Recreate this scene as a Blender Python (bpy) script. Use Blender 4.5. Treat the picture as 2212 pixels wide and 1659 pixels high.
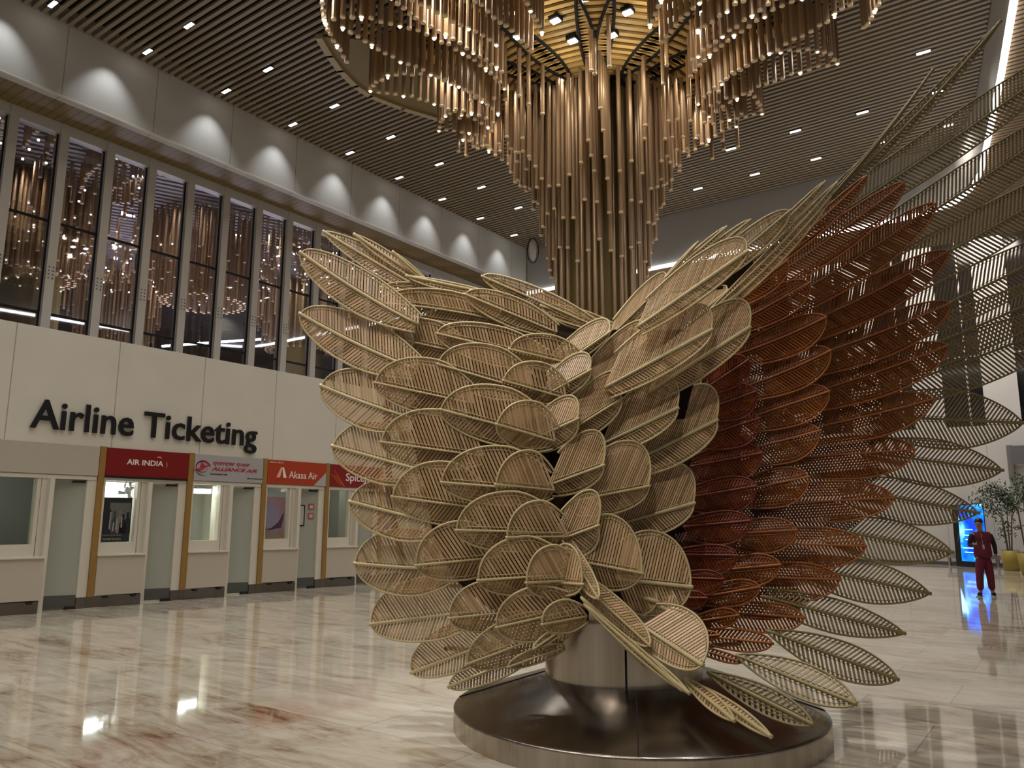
import bpy, math, random
from mathutils import Vector, Matrix
random.seed(7)
for o in list(bpy.data.objects): bpy.data.objects.remove(o)
S = bpy.context.scene
COL = S.collection
R = math.radians

# ------------------------------------------------------------------ camera
W, H, F, CH = 2212, 1659, 1690.0, 1.65
YAW, PITCH, ROLL = R(35.8), R(9.75), R(0.22)
fw = Vector((-math.sin(YAW)*math.cos(PITCH), math.cos(YAW)*math.cos(PITCH), math.sin(PITCH)))
r0 = Vector((math.cos(YAW), math.sin(YAW), 0)); u0 = r0.cross(fw)
rt = r0*math.cos(ROLL)+u0*math.sin(ROLL); up = -r0*math.sin(ROLL)+u0*math.cos(ROLL)
CAM = Vector((0, 0, CH))
cd = bpy.data.cameras.new('camera'); cam = bpy.data.objects.new('camera', cd); COL.objects.link(cam)
cam.matrix_world = Matrix(((rt.x, up.x, -fw.x, 0), (rt.y, up.y, -fw.y, 0), (rt.z, up.z, -fw.z, CH), (0, 0, 0, 1)))
cd.sensor_width = 36; cd.lens = F/W*36; cd.clip_end = 300; cd.clip_start = 0.05
S.camera = cam
S.view_settings.view_transform = 'Standard'; S.view_settings.look = 'None'
S.view_settings.exposure = 0.14; S.view_settings.gamma = 1; S.view_settings.use_curve_mapping = False

def ray(x, y): return fw + rt*((x-W/2)/F) - up*((y-H/2)/F)
def at(x, y, d): return CAM + ray(x, y)*d              # point at depth d along the view axis
def atz(x, y, z):
    d = ray(x, y); return CAM + d*((z-CH)/d.z)

# ------------------------------------------------------------------ world and lights
wd = bpy.data.worlds.new('night'); S.world = wd; wd.use_nodes = True
wd.node_tree.nodes['Background'].inputs[0].default_value = (0.9, 0.85, 0.8, 1)
wd.node_tree.nodes['Background'].inputs[1].default_value = 0.10

def light(kind, name, loc, energy, color=(1, 0.86, 0.68), size=0.1, aim=None, angle=110, blend=1.0):
    l = bpy.data.lights.new(name, kind); l.energy = energy; l.color = color
    o = bpy.data.objects.new(name, l); COL.objects.link(o); o.location = loc
    if kind == 'SPOT': l.spot_size = R(angle); l.spot_blend = blend; l.shadow_soft_size = size
    elif kind == 'POINT': l.shadow_soft_size = size
    else: l.size = size
    if aim is not None:
        o.rotation_euler = (Vector(aim)-Vector(loc)).to_track_quat('-Z', 'Y').to_euler()
    return o
CEIL = 11.0
LY = [5.62+1.83*i for i in range(-6, 9)]
LX = [-14.55, -13.08, -11.4, -9.75, -8.07, -6.42, -4.8, -3.27, -1.73]
E_DOWN = 150
for j, y in enumerate(LY):
    for i, x in enumerate(LX):
        if (i+j) % 2 == 0 and i > 0:
            light('SPOT', 'downlight_beam', (x, y, CEIL-0.12), E_DOWN, (1, 0.93, 0.84), 0.09, (x, y, 0), 125, 1.0)
SCY = [5.0, 6.94, 9.2, 10.98, 12.87, 14.63, 16.4, 18.2, 20.0]
for y in [1.4, 3.2]+SCY:                                  # wall washers over the bulkhead
    light('SPOT', 'wall_washer_beam', (-14.52, y, CEIL-0.03), 72, (0.90, 0.95, 1.0), 0.03, (-14.86, y, 9.2), 72, 0.9)
# added unseen spotlights, behind and beside the camera, that brighten the sculpture
for (p, t, e) in [((-6.5, -1.5, 10.9), (-4.3, 5.6, 3.1), 1150), ((-0.5, -1.5, 10.9), (-3.6, 5.6, 3.1), 880), ((-2.4, -4.0, 10.9), (-3.2, 5.3, 2.8), 620), ((-9.5, 5.6, 10.9), (-4.6, 5.8, 3.4), 2600)]:
    light('SPOT', 'sculpture_fill', p, e, (1, 0.93, 0.86), 0.12, t, 32, 1.0)
UC = Vector((-8.0, 14.3, 0)); UD = Vector((0.489, -0.872, 0)); VD = Vector((0.872, 0.489, 0))
def uv(u, v, z=0): return UC + UD*u + VD*v + Vector((0, 0, z))
for (u, v) in [(2.4, 0.7), (2.4, -0.7), (1.3, 1.9), (1.3, -1.9), (0.2, 2.2), (0.2, -2.2)]:
    light('SPOT', 'canopy_beam', uv(u, v, 10.8), 70, (1, 0.88, 0.72), 0.06, uv(u*0.6, v*0.6, 0), 130, 1.0)

for (u, v) in [(2.0, 0.6), (2.0, -0.6), (3.4, 1.0), (3.4, -1.0)]:  # added point lights without fixtures, brightening the gold petal panels
    light('POINT', 'canopy_fill', uv(u, v, 10.35), 10, (1, 0.88, 0.68), 0.06)

# ------------------------------------------------------------------ materials
MATS = {}
def nodes(name):
    m = bpy.data.materials.new(name); m.use_nodes = True
    nt = m.node_tree; return m, nt, nt.nodes['Principled BSDF']
def mat(name, col, rough=0.5, metal=0.0, spec=0.5, emit=0, emitcol=None, vary=0.0, alt=None, noise=0.0, nscale=6, coat=0.0):
    if name in MATS: return MATS[name]
    m, nt, b = nodes(name)
    b.inputs['Base Color'].default_value = (*col, 1); b.inputs['Roughness'].default_value = rough
    b.inputs['Metallic'].default_value = metal; b.inputs['Specular IOR Level'].default_value = spec
    b.inputs['Coat Weight'].default_value = coat
    if emit:
        b.inputs['Emission Color'].default_value = (*(emitcol or col), 1); b.inputs['Emission Strength'].default_value = emit
    if alt:
        g = nt.nodes.new('ShaderNodeNewGeometry'); rp = nt.nodes.new('ShaderNodeValToRGB')
        nt.links.new(g.outputs['Random Per Island'], rp.inputs[0])
        cols = [col]+list(alt); el = rp.color_ramp.elements
        while len(el) < len(cols): el.new(0.5)
        for i, c in enumerate(cols): el[i].position = i/(len(cols)-1); el[i].color = (*c, 1)
        nt.links.new(rp.outputs[0], b.inputs['Base Color'])
    elif noise:
        tc = nt.nodes.new('ShaderNodeTexCoord'); n = nt.nodes.new('ShaderNodeTexNoise'); n.inputs['Scale'].default_value = nscale
        mx = nt.nodes.new('ShaderNodeMixRGB'); mx.inputs[1].default_value = (*[c*(1-noise) for c in col], 1); mx.inputs[2].default_value = (*[min(1, c*(1+noise)) for c in col], 1)
        nt.links.new(tc.outputs['Object'], n.inputs[0]); nt.links.new(n.outputs[0], mx.inputs[0]); nt.links.new(mx.outputs[0], b.inputs['Base Color'])
    MATS[name] = m; return m

CREAM = mat('bamboo_cream', (0.40, 0.27, 0.15), 0.33, alt=[(0.64, 0.43, 0.25), (0.46, 0.305, 0.135), (0.70, 0.475, 0.31), (0.28, 0.18, 0.07), (0.58, 0.405, 0.22)])
CREAMR = mat('rattan_rim', (0.52, 0.425, 0.225), 0.38, noise=0.2)
LONG = mat('bamboo_long', (0.30, 0.23, 0.12), 0.4, alt=[(0.33, 0.25, 0.13), (0.25, 0.19, 0.085), (0.38, 0.28, 0.16)])
LONGR = mat('rattan_long_rim', (0.27, 0.215, 0.09), 0.4, noise=0.2)
RED = mat('stained_red', (0.20, 0.05, 0.015), 0.5, spec=0.25, alt=[(0.26, 0.078, 0.010), (0.19, 0.052, 0.006), (0.31, 0.105, 0.016)])
REDR = mat('stained_red_rim', (0.36, 0.11, 0.020), 0.42, noise=0.15)
DRED = mat('stained_crimson', (0.20, 0.03, 0.012), 0.5, spec=0.25, alt=[(0.21, 0.040, 0.005), (0.15, 0.026, 0.003), (0.25, 0.055, 0.007)])
DREDR = mat('stained_crimson_rim', (0.16, 0.022, 0.008), 0.4, noise=0.15)
WHITEW = mat('white_panel', (0.62, 0.60, 0.55), 0.55)
BLACK = mat('black_void', (0.006, 0.005, 0.005), 0.9)
SLAT = mat('ceiling_slat', (0.27, 0.215, 0.15), 0.5)
GAP_SHADE = mat('gap_shade', (0.022, 0.013, 0.007), 0.9, spec=0.1)  # near-black colour standing for the shade between feathers
CREAM_SHADE = mat('bamboo_cream_shaded', (0.2, 0.13, 0.07), 0.5, alt=[(0.12, 0.08, 0.04), (0.08, 0.05, 0.024), (0.14, 0.09, 0.05)])  # darkened copy of the cream bamboo, inner shade put into the colour
RED_SHADE = mat('stained_red_shaded', (0.2, 0.13, 0.07), 0.5, alt=[(0.08, 0.022, 0.006), (0.05, 0.012, 0.004)])  # darkened copy of the red stain, inner shade put into the colour
STEELD = mat('steel_frame', (0.17, 0.14, 0.11), 0.35, 0.9)
TUBE = mat('bronze_tube', (0.48, 0.31, 0.15), 0.36, 0.25, alt=[(0.42, 0.28, 0.165), (0.31, 0.21, 0.12), (0.40, 0.28, 0.19)])
TUBEE = mat('tube_end_cap', (0.80, 0.62, 0.40), 0.4)
GOLD = mat('gold_panel', (0.56, 0.38, 0.14), 0.5)
DGOLD = mat('olive_gold', (0.20, 0.145, 0.045), 0.5)
BULB = mat('lamp_white', (1, 1, 1), 0.5, emit=9, emitcol=(1, 0.95, 0.88))
LEDM = mat('led_white', (1, 1, 1), 0.5, emit=7, emitcol=(0.95, 0.97, 1.0))

# ------------------------------------------------------------------ mesh helpers
class MB:
    def __init__(s): s.v = []; s.f = []; s.mi = []
    def add(s, vs, fs, mi=0):
        n = len(s.v); s.v += [tuple(p) for p in vs]
        s.f += [tuple(n+i for i in f) for f in fs]; s.mi += [mi]*len(fs); return s
    def box(s, x0, x1, y0, y1, z0, z1, mi=0):
        return s.add([(x0, y0, z0), (x1, y0, z0), (x1, y1, z0), (x0, y1, z0), (x0, y0, z1), (x1, y0, z1), (x1, y1, z1), (x0, y1, z1)],
              [(0, 3, 2, 1), (4, 5, 6, 7), (0, 1, 5, 4), (1, 2, 6, 5), (2, 3, 7, 6), (3, 0, 4, 7)], mi)
    def beam(s, a, b, side, nrm, w, t, mi=0):
        a = Vector(a); b = Vector(b); p = side*(w/2); q = nrm*(t/2)
        return s.add([a-p-q, a+p-q, a+p+q, a-p+q, b-p-q, b+p-q, b+p+q, b-p+q],
              [(0, 1, 2, 3), (7, 6, 5, 4), (0, 4, 5, 1), (1, 5, 6, 2), (2, 6, 7, 3), (3, 7, 4, 0)], mi)
    def prism(s, pts, off, mi=0):
        n = len(pts); a = [Vector(p) for p in pts]; off = Vector(off); b = [p+off for p in a]
        return s.add(a+b, [tuple(range(n))[::-1], tuple(range(n, 2*n))]+[(i, (i+1) % n, n+(i+1) % n, n+i) for i in range(n)], mi)
    def tube(s, pts, rad, n=6, mi=0, closed=False):
        pts = [Vector(p) for p in pts]; m = len(pts); rings = []; last = None
        rr = rad if isinstance(rad, (list, tuple)) else [rad]*m
        for i, p in enumerate(pts):
            if closed: d = pts[(i+1) % m]-pts[i-1]
            else: d = pts[min(i+1, m-1)]-pts[max(i-1, 0)]
            if d.length < 1e-9: d = Vector((0, 0, 1))
            d.normalize()
            if last is None:
                a = d.orthogonal().normalized()
            else:
                a = (last-d*last.dot(d))
                a = a.normalized() if a.length > 1e-6 else d.orthogonal().normalized()
            last = a; b = d.cross(a)
            rings.append([p+(a*math.cos(2*math.pi*k/n)+b*math.sin(2*math.pi*k/n))*rr[i] for k in range(n)])
        vs = [v for rg in rings for v in rg]; fs = []
        for i in range(m if closed else m-1):
            j = (i+1) % m
            for k in range(n): fs.append((i*n+k, i*n+(k+1) % n, j*n+(k+1) % n, j*n+k))
        if not closed: fs.append(tuple(range(n))[::-1]); fs.append(tuple((m-1)*n+k for k in range(n)))
        return s.add(vs, fs, mi)
    def lathe(s, prof, c=(0, 0, 0), n=48, mi=0, a0=0, sx=1, sy=1):
        vs = []; m = len(prof)
        for k in range(n):
            a = 2*math.pi*k/n+a0
            for (r, z) in prof: vs.append((c[0]+r*math.cos(a)*sx, c[1]+r*math.sin(a)*sy, c[2]+z))
        fs = [(k*m+i, ((k+1) % n)*m+i, ((k+1) % n)*m+i+1, k*m+i+1) for k in range(n) for i in range(m-1)]
        return s.add(vs, fs, mi)
    def ball(s, c, r, n=12, m=8, mi=0, sc=(1, 1, 1)):
        prof = [(r*math.sin(math.pi*i/m)*1.0, -r*math.cos(math.pi*i/m)*sc[2]) for i in range(m+1)]
        return s.lathe(prof, c, n, mi, 0, sc[0], sc[1])
    def build(s, name, mats, parent=None, smooth=False, loc=None):
        me = bpy.data.meshes.new(name); me.from_pydata(s.v, [], s.f)
        for m in (mats if isinstance(mats, (list, tuple)) else [mats]): me.materials.append(m)
        if any(s.mi): me.polygons.foreach_set('material_index', s.mi)
        if smooth: me.polygons.foreach_set('use_smooth', [True]*len(me.polygons))
        me.update()
        o = bpy.data.objects.new(name, me); COL.objects.link(o)
        if loc is not None:
            me.transform(Matrix.Translation(-Vector(loc))); o.location = loc
        if parent is not None:
            o.parent = parent
            if loc is None: o.matrix_parent_inverse = Matrix.Translation(-Vector(parent.location))
        return o
def tag(o, label=None, cat=None, group=None, kind=None):
    if label: o['label'] = label
    if cat: o['category'] = cat
    if group: o['group'] = group
    if kind: o['kind'] = kind
    return o
def thing(name, label, cat, loc=(0, 0, 0), group=None, rz=0):
    o = bpy.data.objects.new(name, None); COL.objects.link(o); o.location = loc; o.rotation_euler = (0, 0, rz)
    o.empty_display_size = 0.2
    return tag(o, label, cat, group)
def struct(name, mb, m, label=None, **k):
    o = mb.build(name, m, **k); o['kind'] = 'structure'
    if label: o['label'] = label
    return o
def text(name, body, m, loc, width, height, parent=None, ext=0.01, bold=0.0, ax=Vector((0, 1, 0)), ay=Vector((0, 0, 1)), shear=0, label=None, cat=None):
    """flat lettering turned into a mesh; loc is its lower left corner, ax runs along the line"""
    c = bpy.data.curves.new(name, 'FONT'); c.body = body; c.extrude = 0.02; c.offset = bold; c.shear = shear; c.resolution_u = 3
    t = bpy.data.objects.new('tmp_text', c); COL.objects.link(t)
    dg = bpy.context.evaluated_depsgraph_get(); dg.update()
    me = bpy.data.meshes.new_from_object(t.evaluated_get(dg)); bpy.data.objects.remove(t)
    me.name = name
    if not len(me.vertices): return None
    xs = [v.co.x for v in me.vertices]; ys = [v.co.y for v in me.vertices]
    x0, x1, y0, y1 = min(xs), max(xs), min(ys), max(ys)
    az = ax.cross(ay)
    for v in me.vertices:
        p = ax*((v.co.x-x0)/(x1-x0)*width)+ay*((v.co.y-y0)/(y1-y0)*height)+az*(v.co.z/0.02*ext)
        v.co = p
    me.materials.clear(); me.materials.append(m)
    o = bpy.data.objects.new(name, me); COL.objects.link(o); o.location = loc
    if parent is not None: o.parent = parent; o.matrix_parent_inverse = Matrix.Translation(-Vector(parent.location))
    if cat: tag(o, label, cat)
    return o
# ------------------------------------------------------------------ setting materials
def stripe_mat(name, axis, period, off, duty, ca, cb, rough=0.5, metal=0, noise=0.08):
    m, nt, b = nodes(name); L = nt.links.new; N = nt.nodes.new
    tc = N('ShaderNodeTexCoord'); sp = N('ShaderNodeSeparateXYZ'); L(tc.outputs['Object'], sp.inputs[0])
    a = N('ShaderNodeMath'); a.operation = 'SUBTRACT'; a.inputs[1].default_value = off; L(sp.outputs[axis], a.inputs[0])
    d = N('ShaderNodeMath'); d.operation = 'DIVIDE'; d.inputs[1].default_value = period; L(a.outputs[0], d.inputs[0])
    f = N('ShaderNodeMath'); f.operation = 'FRACT'; L(d.outputs[0], f.inputs[0])
    g = N('ShaderNodeMath'); g.operation = 'LESS_THAN'; g.inputs[1].default_value = duty; L(f.outputs[0], g.inputs[0])
    mx = N('ShaderNodeMixRGB'); mx.inputs[1].default_value = (*ca, 1); mx.inputs[2].default_value = (*cb, 1); L(g.outputs[0], mx.inputs[0])
    n = N('ShaderNodeTexNoise'); n.inputs['Scale'].default_value = 1.2; L(tc.outputs['Object'], n.inputs[0])
    mr = N('ShaderNodeMapRange'); mr.inputs['To Min'].default_value = 1-noise; mr.inputs['To Max'].default_value = 1+noise; L(n.outputs[0], mr.inputs[0])
    mu = N('ShaderNodeMixRGB'); mu.blend_type = 'MULTIPLY'; mu.inputs[0].default_value = 1; L(mx.outputs[0], mu.inputs[1]); L(mr.outputs[0], mu.inputs[2])
    L(mu.outputs[0], b.inputs['Base Color']); b.inputs['Roughness'].default_value = rough; b.inputs['Metallic'].default_value = metal
    return m
WALLL = stripe_mat('wall_panels_left', 1, 1.86, 5.8, 0.010, (0.68, 0.65, 0.57), (0.36, 0.34, 0.30), 0.5)
WALLU = stripe_mat('wall_panels_upper', 1, 1.83, 0.62, 0.010, (0.50, 0.48, 0.44), (0.26, 0.25, 0.23), 0.6)
WALLF = stripe_mat('wall_panels_far', 0, 1.5, 0.3, 0.012, (0.62, 0.60, 0.57), (0.36, 0.34, 0.32), 0.5)
SOFL = stripe_mat('soffit_boards', 1, 0.17, 0, 0.10, (0.19, 0.13, 0.045), (0.07, 0.045, 0.015), 0.5)
SOFB = stripe_mat('soffit_boards_brown', 1, 0.13, 0, 0.35, (0.34, 0.23, 0.13), (0.05, 0.035, 0.02), 0.5)

def floor_mat():
    m, nt, b = nodes('polished_marble'); L = nt.links.new; N = nt.nodes.new
    tc = N('ShaderNodeTexCoord')
    mp = N('ShaderNodeMapping'); mp.inputs['Rotation'].default_value = (0, 0, 0); L(tc.outputs['Object'], mp.inputs[0])
    br = N('ShaderNodeTexBrick'); br.offset = 0.37; br.inputs['Scale'].default_value = 1; br.inputs['Mortar Size'].default_value = 0.003
    br.inputs['Brick Width'].default_value = 1.85; br.inputs['Row Height'].default_value = 0.95; br.inputs['Bias'].default_value = 0
    br.inputs['Color1'].default_value = (0.30, 0.30, 0.30, 1); br.inputs['Color2'].default_value = (0.72, 0.72, 0.72, 1); br.inputs['Mortar'].default_value = (0.42, 0.42, 0.42, 1)
    mb = N('ShaderNodeMapping'); mb.inputs['Location'].default_value = (-0.70, 0.1, 0); L(tc.outputs['Object'], mb.inputs[0]); L(mb.outputs[0], br.inputs[0])
    # veins stretched along the boards
    mv = N('ShaderNodeMapping'); mv.inputs['Scale'].default_value = (0.55, 1.9, 1); mv.inputs['Rotation'].default_value = (0, 0, 0.25); L(tc.outputs['Object'], mv.inputs[0])
    n1 = N('ShaderNodeTexNoise'); n1.inputs['Scale'].default_value = 1.6; n1.inputs['Detail'].default_value = 12; n1.inputs['Roughness'].default_value = 0.66; n1.inputs['Distortion'].default_value = 1.2; L(mv.outputs[0], n1.inputs[0])
    n2 = N('ShaderNodeTexNoise'); n2.inputs['Scale'].default_value = 9; n2.inputs['Detail'].default_value = 8; n2.inputs['Roughness'].default_value = 0.7; L(mv.outputs[0], n2.inputs[0])
    # every slab has its own cut of stone: shift the noise by slab tone
    ad = N('ShaderNodeMath'); ad.operation = 'MULTIPLY_ADD'; ad.inputs[1].default_value = 0.34; L(br.outputs['Color'], ad.inputs[0]); L(n1.outputs[0], ad.inputs[2])
    ad2 = N('ShaderNodeMath'); ad2.operation = 'MULTIPLY_ADD'; ad2.inputs[1].default_value = 0.30; L(n2.outputs[0], ad2.inputs[0]); L(ad.outputs[0], ad2.inputs[2])
    rp = N('ShaderNodeValToRGB'); e = rp.color_ramp.elements
    e[0].position = 0.58; e[0].color = (0.17, 0.10, 0.055, 1); e[1].position = 0.98; e[1].color = (0.60, 0.56, 0.48, 1)
    k = e.new(0.69); k.color = (0.36, 0.29, 0.21, 1); k = e.new(0.80); k.color = (0.49, 0.44, 0.355, 1)
    L(ad2.outputs[0], rp.inputs[0])
    mx = N('ShaderNodeMixRGB'); mx.inputs[2].default_value = (0.12, 0.09, 0.07, 1); L(rp.outputs[0], mx.inputs[1])
    inv = N('ShaderNodeMath'); inv.operation = 'MULTIPLY'; inv.inputs[1].default_value = 0.75; L(br.outputs['Fac'], inv.inputs[0]); L(inv.outputs[0], mx.inputs[0])
    L(mx.outputs[0], b.inputs['Base Color'])
    b.inputs['Roughness'].default_value = 0.05; b.inputs['Specular IOR Level'].default_value = 0.75
    return m
FLOOR = floor_mat()
def glass_mat(name, tint=(0.9, 0.95, 0.93), refl=0.12, rough=0.02):
    m, nt, b = nodes(name); L = nt.links.new; N = nt.nodes.new; nt.nodes.remove(b)
    t = N('ShaderNodeBsdfTransparent'); t.inputs[0].default_value = (*tint, 1)
    g = N('ShaderNodeBsdfGlossy'); g.inputs['Roughness'].default_value = rough; g.inputs[0].default_value = (1, 1, 1, 1)
    mx = N('ShaderNodeMixShader'); mx.inputs[0].default_value = refl
    L(t.outputs[0], mx.inputs[1]); L(g.outputs[0], mx.inputs[2]); L(mx.outputs[0], nt.nodes['Material Output'].inputs[0])
    return m
GLASS = glass_mat('window_glass', (0.80, 0.80, 0.86), 0.10)
GLASSC = glass_mat('counter_glass', (0.86, 0.90, 0.88), 0.06)
FROST = mat('frosted_glass', (0.40, 0.42, 0.37), 0.22, coat=0.4)
def brushed(name, ca, cb, rough):
    m, nt, b = nodes(name); L = nt.links.new; N = nt.nodes.new
    tc = N('ShaderNodeTexCoord'); mp = N('ShaderNodeMapping'); mp.inputs['Scale'].default_value = (1, 1, 0.02); L(tc.outputs['Object'], mp.inputs[0])
    n = N('ShaderNodeTexNoise'); n.inputs['Scale'].default_value = 4; n.inputs['Detail'].default_value = 4; n.inputs['Roughness'].default_value = 0.6; L(mp.outputs[0], n.inputs[0])
    r_ = N('ShaderNodeValToRGB'); e = r_.color_ramp.elements; e[0].position = 0.36; e[0].color = (*ca, 1); e[1].position = 0.66; e[1].color = (*cb, 1); L(n.outputs[0], r_.inputs[0])
    L(r_.outputs[0], b.inputs['Base Color']); b.inputs['Metallic'].default_value = 1; b.inputs['Roughness'].default_value = rough
    mr = N('ShaderNodeMapRange'); mr.inputs['To Min'].default_value = rough*0.7; mr.inputs['To Max'].default_value = rough*1.4; L(n.outputs[0], mr.inputs[0]); L(mr.outputs[0], b.inputs['Roughness'])
    return m
BRUSH = brushed('brushed_steel', (0.40, 0.355, 0.29), (0.62, 0.56, 0.48), 0.27)
PLINTH = mat('steel_plinth', (0.22, 0.20, 0.18), 0.25, 0.9)
PLDARK = mat('grey_plinth', (0.13, 0.14, 0.13), 0.3, 0.5)
WOODP = mat('brown_wood_post', (0.30, 0.17, 0.04), 0.45, noise=0.2, nscale=20)
GREYM = mat('grey_mullion', (0.50, 0.47, 0.43), 0.45, 0.2)
FRAMEW = mat('warm_white_frame', (0.66, 0.62, 0.53), 0.45)
COUNTER = mat('counter_laminate', (0.54, 0.48, 0.40), 0.4)
BLK = mat('black_satin', (0.012, 0.012, 0.012), 0.35)
DARKW = mat('dark_hall_wall', (0.035, 0.035, 0.036), 0.6)

# ------------------------------------------------------------------ shell
struct('floor', MB().box(-16.2, 14, -9, 36, -0.3, 0), FLOOR)
m = MB()
pw = [(-14.96, 21.62), (-3.2, 21.62), (-2.4, 21.5), (-1.8, 21.15), (-1.4, 20.5), (-1.12, 19.6), (-0.75, 17.4), (-0.40, 15.2), (-0.05, 12.8), (0.55, 8.5), (1.2, 3.5), (1.9, -2), (2.6, -8)]
def edge_x(y):
    for (xa, ya), (xb, yb) in zip(pw, pw[1:]):
        if yb <= y <= ya and ya > yb: return xa+(xb-xa)*(ya-y)/(ya-yb)
    return -3.0
y = -8.0
while y < 21.5:
    m.box(-15, edge_x(y)-0.02, y, y+0.075, CEIL, CEIL+0.05); y += 0.16
m.box(-15.1, 3, -8.2, 21.9, CEIL+0.34, CEIL+0.4, 1)
struct('ceiling', m, [SLAT, BLACK])
# bulkhead round the ceiling: left, far and right runs
struct('wall_left', MB().box(-15.2, -15, -8, 34, 2.97, 5.04).box(-16.3, -15.2, -8, 34, 4.9, 5.04), WALLL)
struct('wall_left_upper', MB().box(-15.25, -15, -8, 21.9, 9.55, CEIL+0.4), WALLU)
struct('trim_1', MB().box(-15.04, -14.992, -8, 21.6, 9.53, 9.562), FRAMEW)
struct('trim_2', MB().box(-16.4, -15.03, -8, 21.9, 9.551, 9.62), SOFL)
m = MB()
for (xa, ya), (xb, yb) in zip(pw, pw[1:]):
    d = Vector((xb-xa, yb-ya, 0)).normalized(); n = Vector((-d.y, d.x, 0))
    q = [Vector((xa, ya, 9.415)), Vector((xb, yb, 9.415)), Vector((xb, yb, CEIL+0.4)), Vector((xa, ya, CEIL+0.4))]
    m.prism(q, n*0.2)
struct('wall_far_bulkhead', m, mat('bulkhead_paint', (0.40, 0.385, 0.36), 0.6))
m = MB()
m.box(-15, 9, 21.65, 24.5, 9.4, 9.5)
for (xa, ya), (xb, yb) in zip(pw[5:], pw[6:]):
    m.prism([(xa-0.01, ya, 9.4), (9, ya, 9.4), (9, yb, 9.4), (xb-0.01, yb, 9.4)], (0, 0, 0.1))
m.prism([(-1.12, 19.6, 9.4), (-1.9, 21.65, 9.4), (9, 21.65, 9.4), (9, 19.6, 9.4)], (0, 0, 0.1))
struct('trim_3', m, SOFB)
led = thing('cove_light', 'long white light line under the edge of the bulkhead, curving at the far right corner', 'light strip', (-14.9, 21.55, 9.36))
MB().tube([Vector((x+(0.0 if i < 3 else -0.02), y, 9.37)) for i, (x, y) in enumerate(pw[:11])], 0.055, 6).build('diffuser', LEDM, led)
for i in range(2, len(pw)-2):
    (xa, ya), (xb, yb) = pw[i], pw[i+1]
# far wall beyond: white panels and tall dark windows
m = MB()
def fwz(y): return y
cols = [(-16, -10.9), (-9.6, -8.5), (-7.3, -6.2), (-5.0, -3.95), (-2.62, -1.5), (-0.25, 0.9), (2.1, 3.3), (4.4, 14)]
m.box(-16, -3.95, 34, 34.3, 0, 5.15).box(-3.95, 14, 34, 34.3, 0, 5.15)
for a, b in cols: m.box(a, b, 34, 34.3, 5.15, 14.2)
struct('wall_far', m, WALLF)
m = MB()
prev = None
k = 1
for (a, b), (c, d) in zip(cols, cols[1:]):
    g = MB().box(b, c, 34.12, 34.16, 5.15, 14.2)
    w = struct('window_far_%d' % k, g, mat('night_glass', (0.01, 0.01, 0.012), 0.08))
    w.name = 'window_%d' % (40+k)
    f = MB().box((b+c)/2+0.15, (b+c)/2+0.21, 34.02, 34.1, 5.15, 14.2).box(b, c, 34.02, 34.1, 7.8, 7.86).build('window_frame', GREYM, w)
    k += 1
struct('ceiling_far', MB().box(-16, 14, 24.4, 34.4, 14.2, 14.4), mat('far_ceiling_paint', (0.30, 0.27, 0.23), 0.7)).name = 'ceiling.001'
struct('baseboard_far', MB().box(-16, 14, 33.93, 34, 0, 0.12), PLDARK)
struct('wall_left_far', MB().box(-15.2, -15, 21.9, 34, 5.04, 14.2), WALLL)
for yy in (27.0, 31.0):
    light('AREA', 'far_hall_beam', (-2.5, yy, 14.0), 420, (1, 0.92, 0.86), 2.5)
light('AREA', 'far_hall_beam', (-9, 29, 14.0), 420, (1, 0.92, 0.86), 2.5)

# upper windows along the left wall
mys = [5.78-0.945*3+0.945*k for k in range(20)]
for k, y in enumerate(mys):
    y1 = y+0.945
    pane = MB().box(-16.24, -16.23, y+0.06, y1-0.06, 5.0, 9.55)
    w = struct('window_%d' % (k+1), pane, GLASS)
    f = MB().box(-16.33, -16.10, y-0.085, y+0.085, 5.0, 9.549)
    f.box(-16.26, -16.2, y+0.06, y1-0.06, 7.46, 7.50, 1).box(-16.26, -16.2, y+0.06, y1-0.06, 5.58, 5.62, 1)
    f.box(-16.33, -16.11, y+0.085, y1-0.085, 9.33, 9.549).box(-16.245, -16.2, y+0.085, y+0.10, 5.0, 9.33, 1).box(-16.245, -16.2, y1-0.10, y1-0.085, 5.0, 9.33, 1)
    for rr in range(4):
        for cc in (-0.04, 0.04):
            f.lathe([(0.013, 0)], (0, 0, 0), 3) if False else f.box(-16.099, -16.095, y+cc-0.011, y+cc+0.011, 6.28+rr*0.075, 6.302+rr*0.075, 1)
    f.build('window_frame', [GREYM, BLACK], w)

# the neighbouring hall behind those windows
struct('wall_next_hall', MB().box(-60, -59.6, -8, 62, 4, 11.4).box(-60, -16, 61.6, 62, 4, 11.4), DARKW)
struct('floor_next_hall', MB().box(-60, -16.5, -8, 62, 4.2, 4.3), DARKW).name = 'floor.001'
m = MB(); a = R(67); dv = Vector((-math.sin(a), math.cos(a), 0)); sv = Vector((dv.y, -dv.x, 0))
dd = 14.0
while dd < 58:
    c = dv*dd
    A = c-sv*30; B = c+sv*42
    m2 = []
    # keep each board inside the next hall (x < -16.5)
    def clipx(P, Q):
        if P.x > -16.5 and Q.x > -16.5: return None
        if P.x > -16.5: P = P+(Q-P)*((P.x+16.5)/(P.x-Q.x))
        elif Q.x > -16.5: Q = Q+(P-Q)*((Q.x+16.5)/(Q.x-P.x))
        return P, Q
    r_ = clipx(A, B)
    if r_:
        P, Q = r_
        m.beam(P+Vector((0, 0, 11.03)), Q+Vector((0, 0, 11.03)), dv, Vector((0, 0, 1)), 0.15, 0.08)
    dd += 0.28
m.add([(-16.5, -8, 11.3), (-60, -8, 11.3), (-60, 62, 11.3), (-16.5, 62, 11.3)], [(0, 1, 2, 3)], 1)
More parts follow.
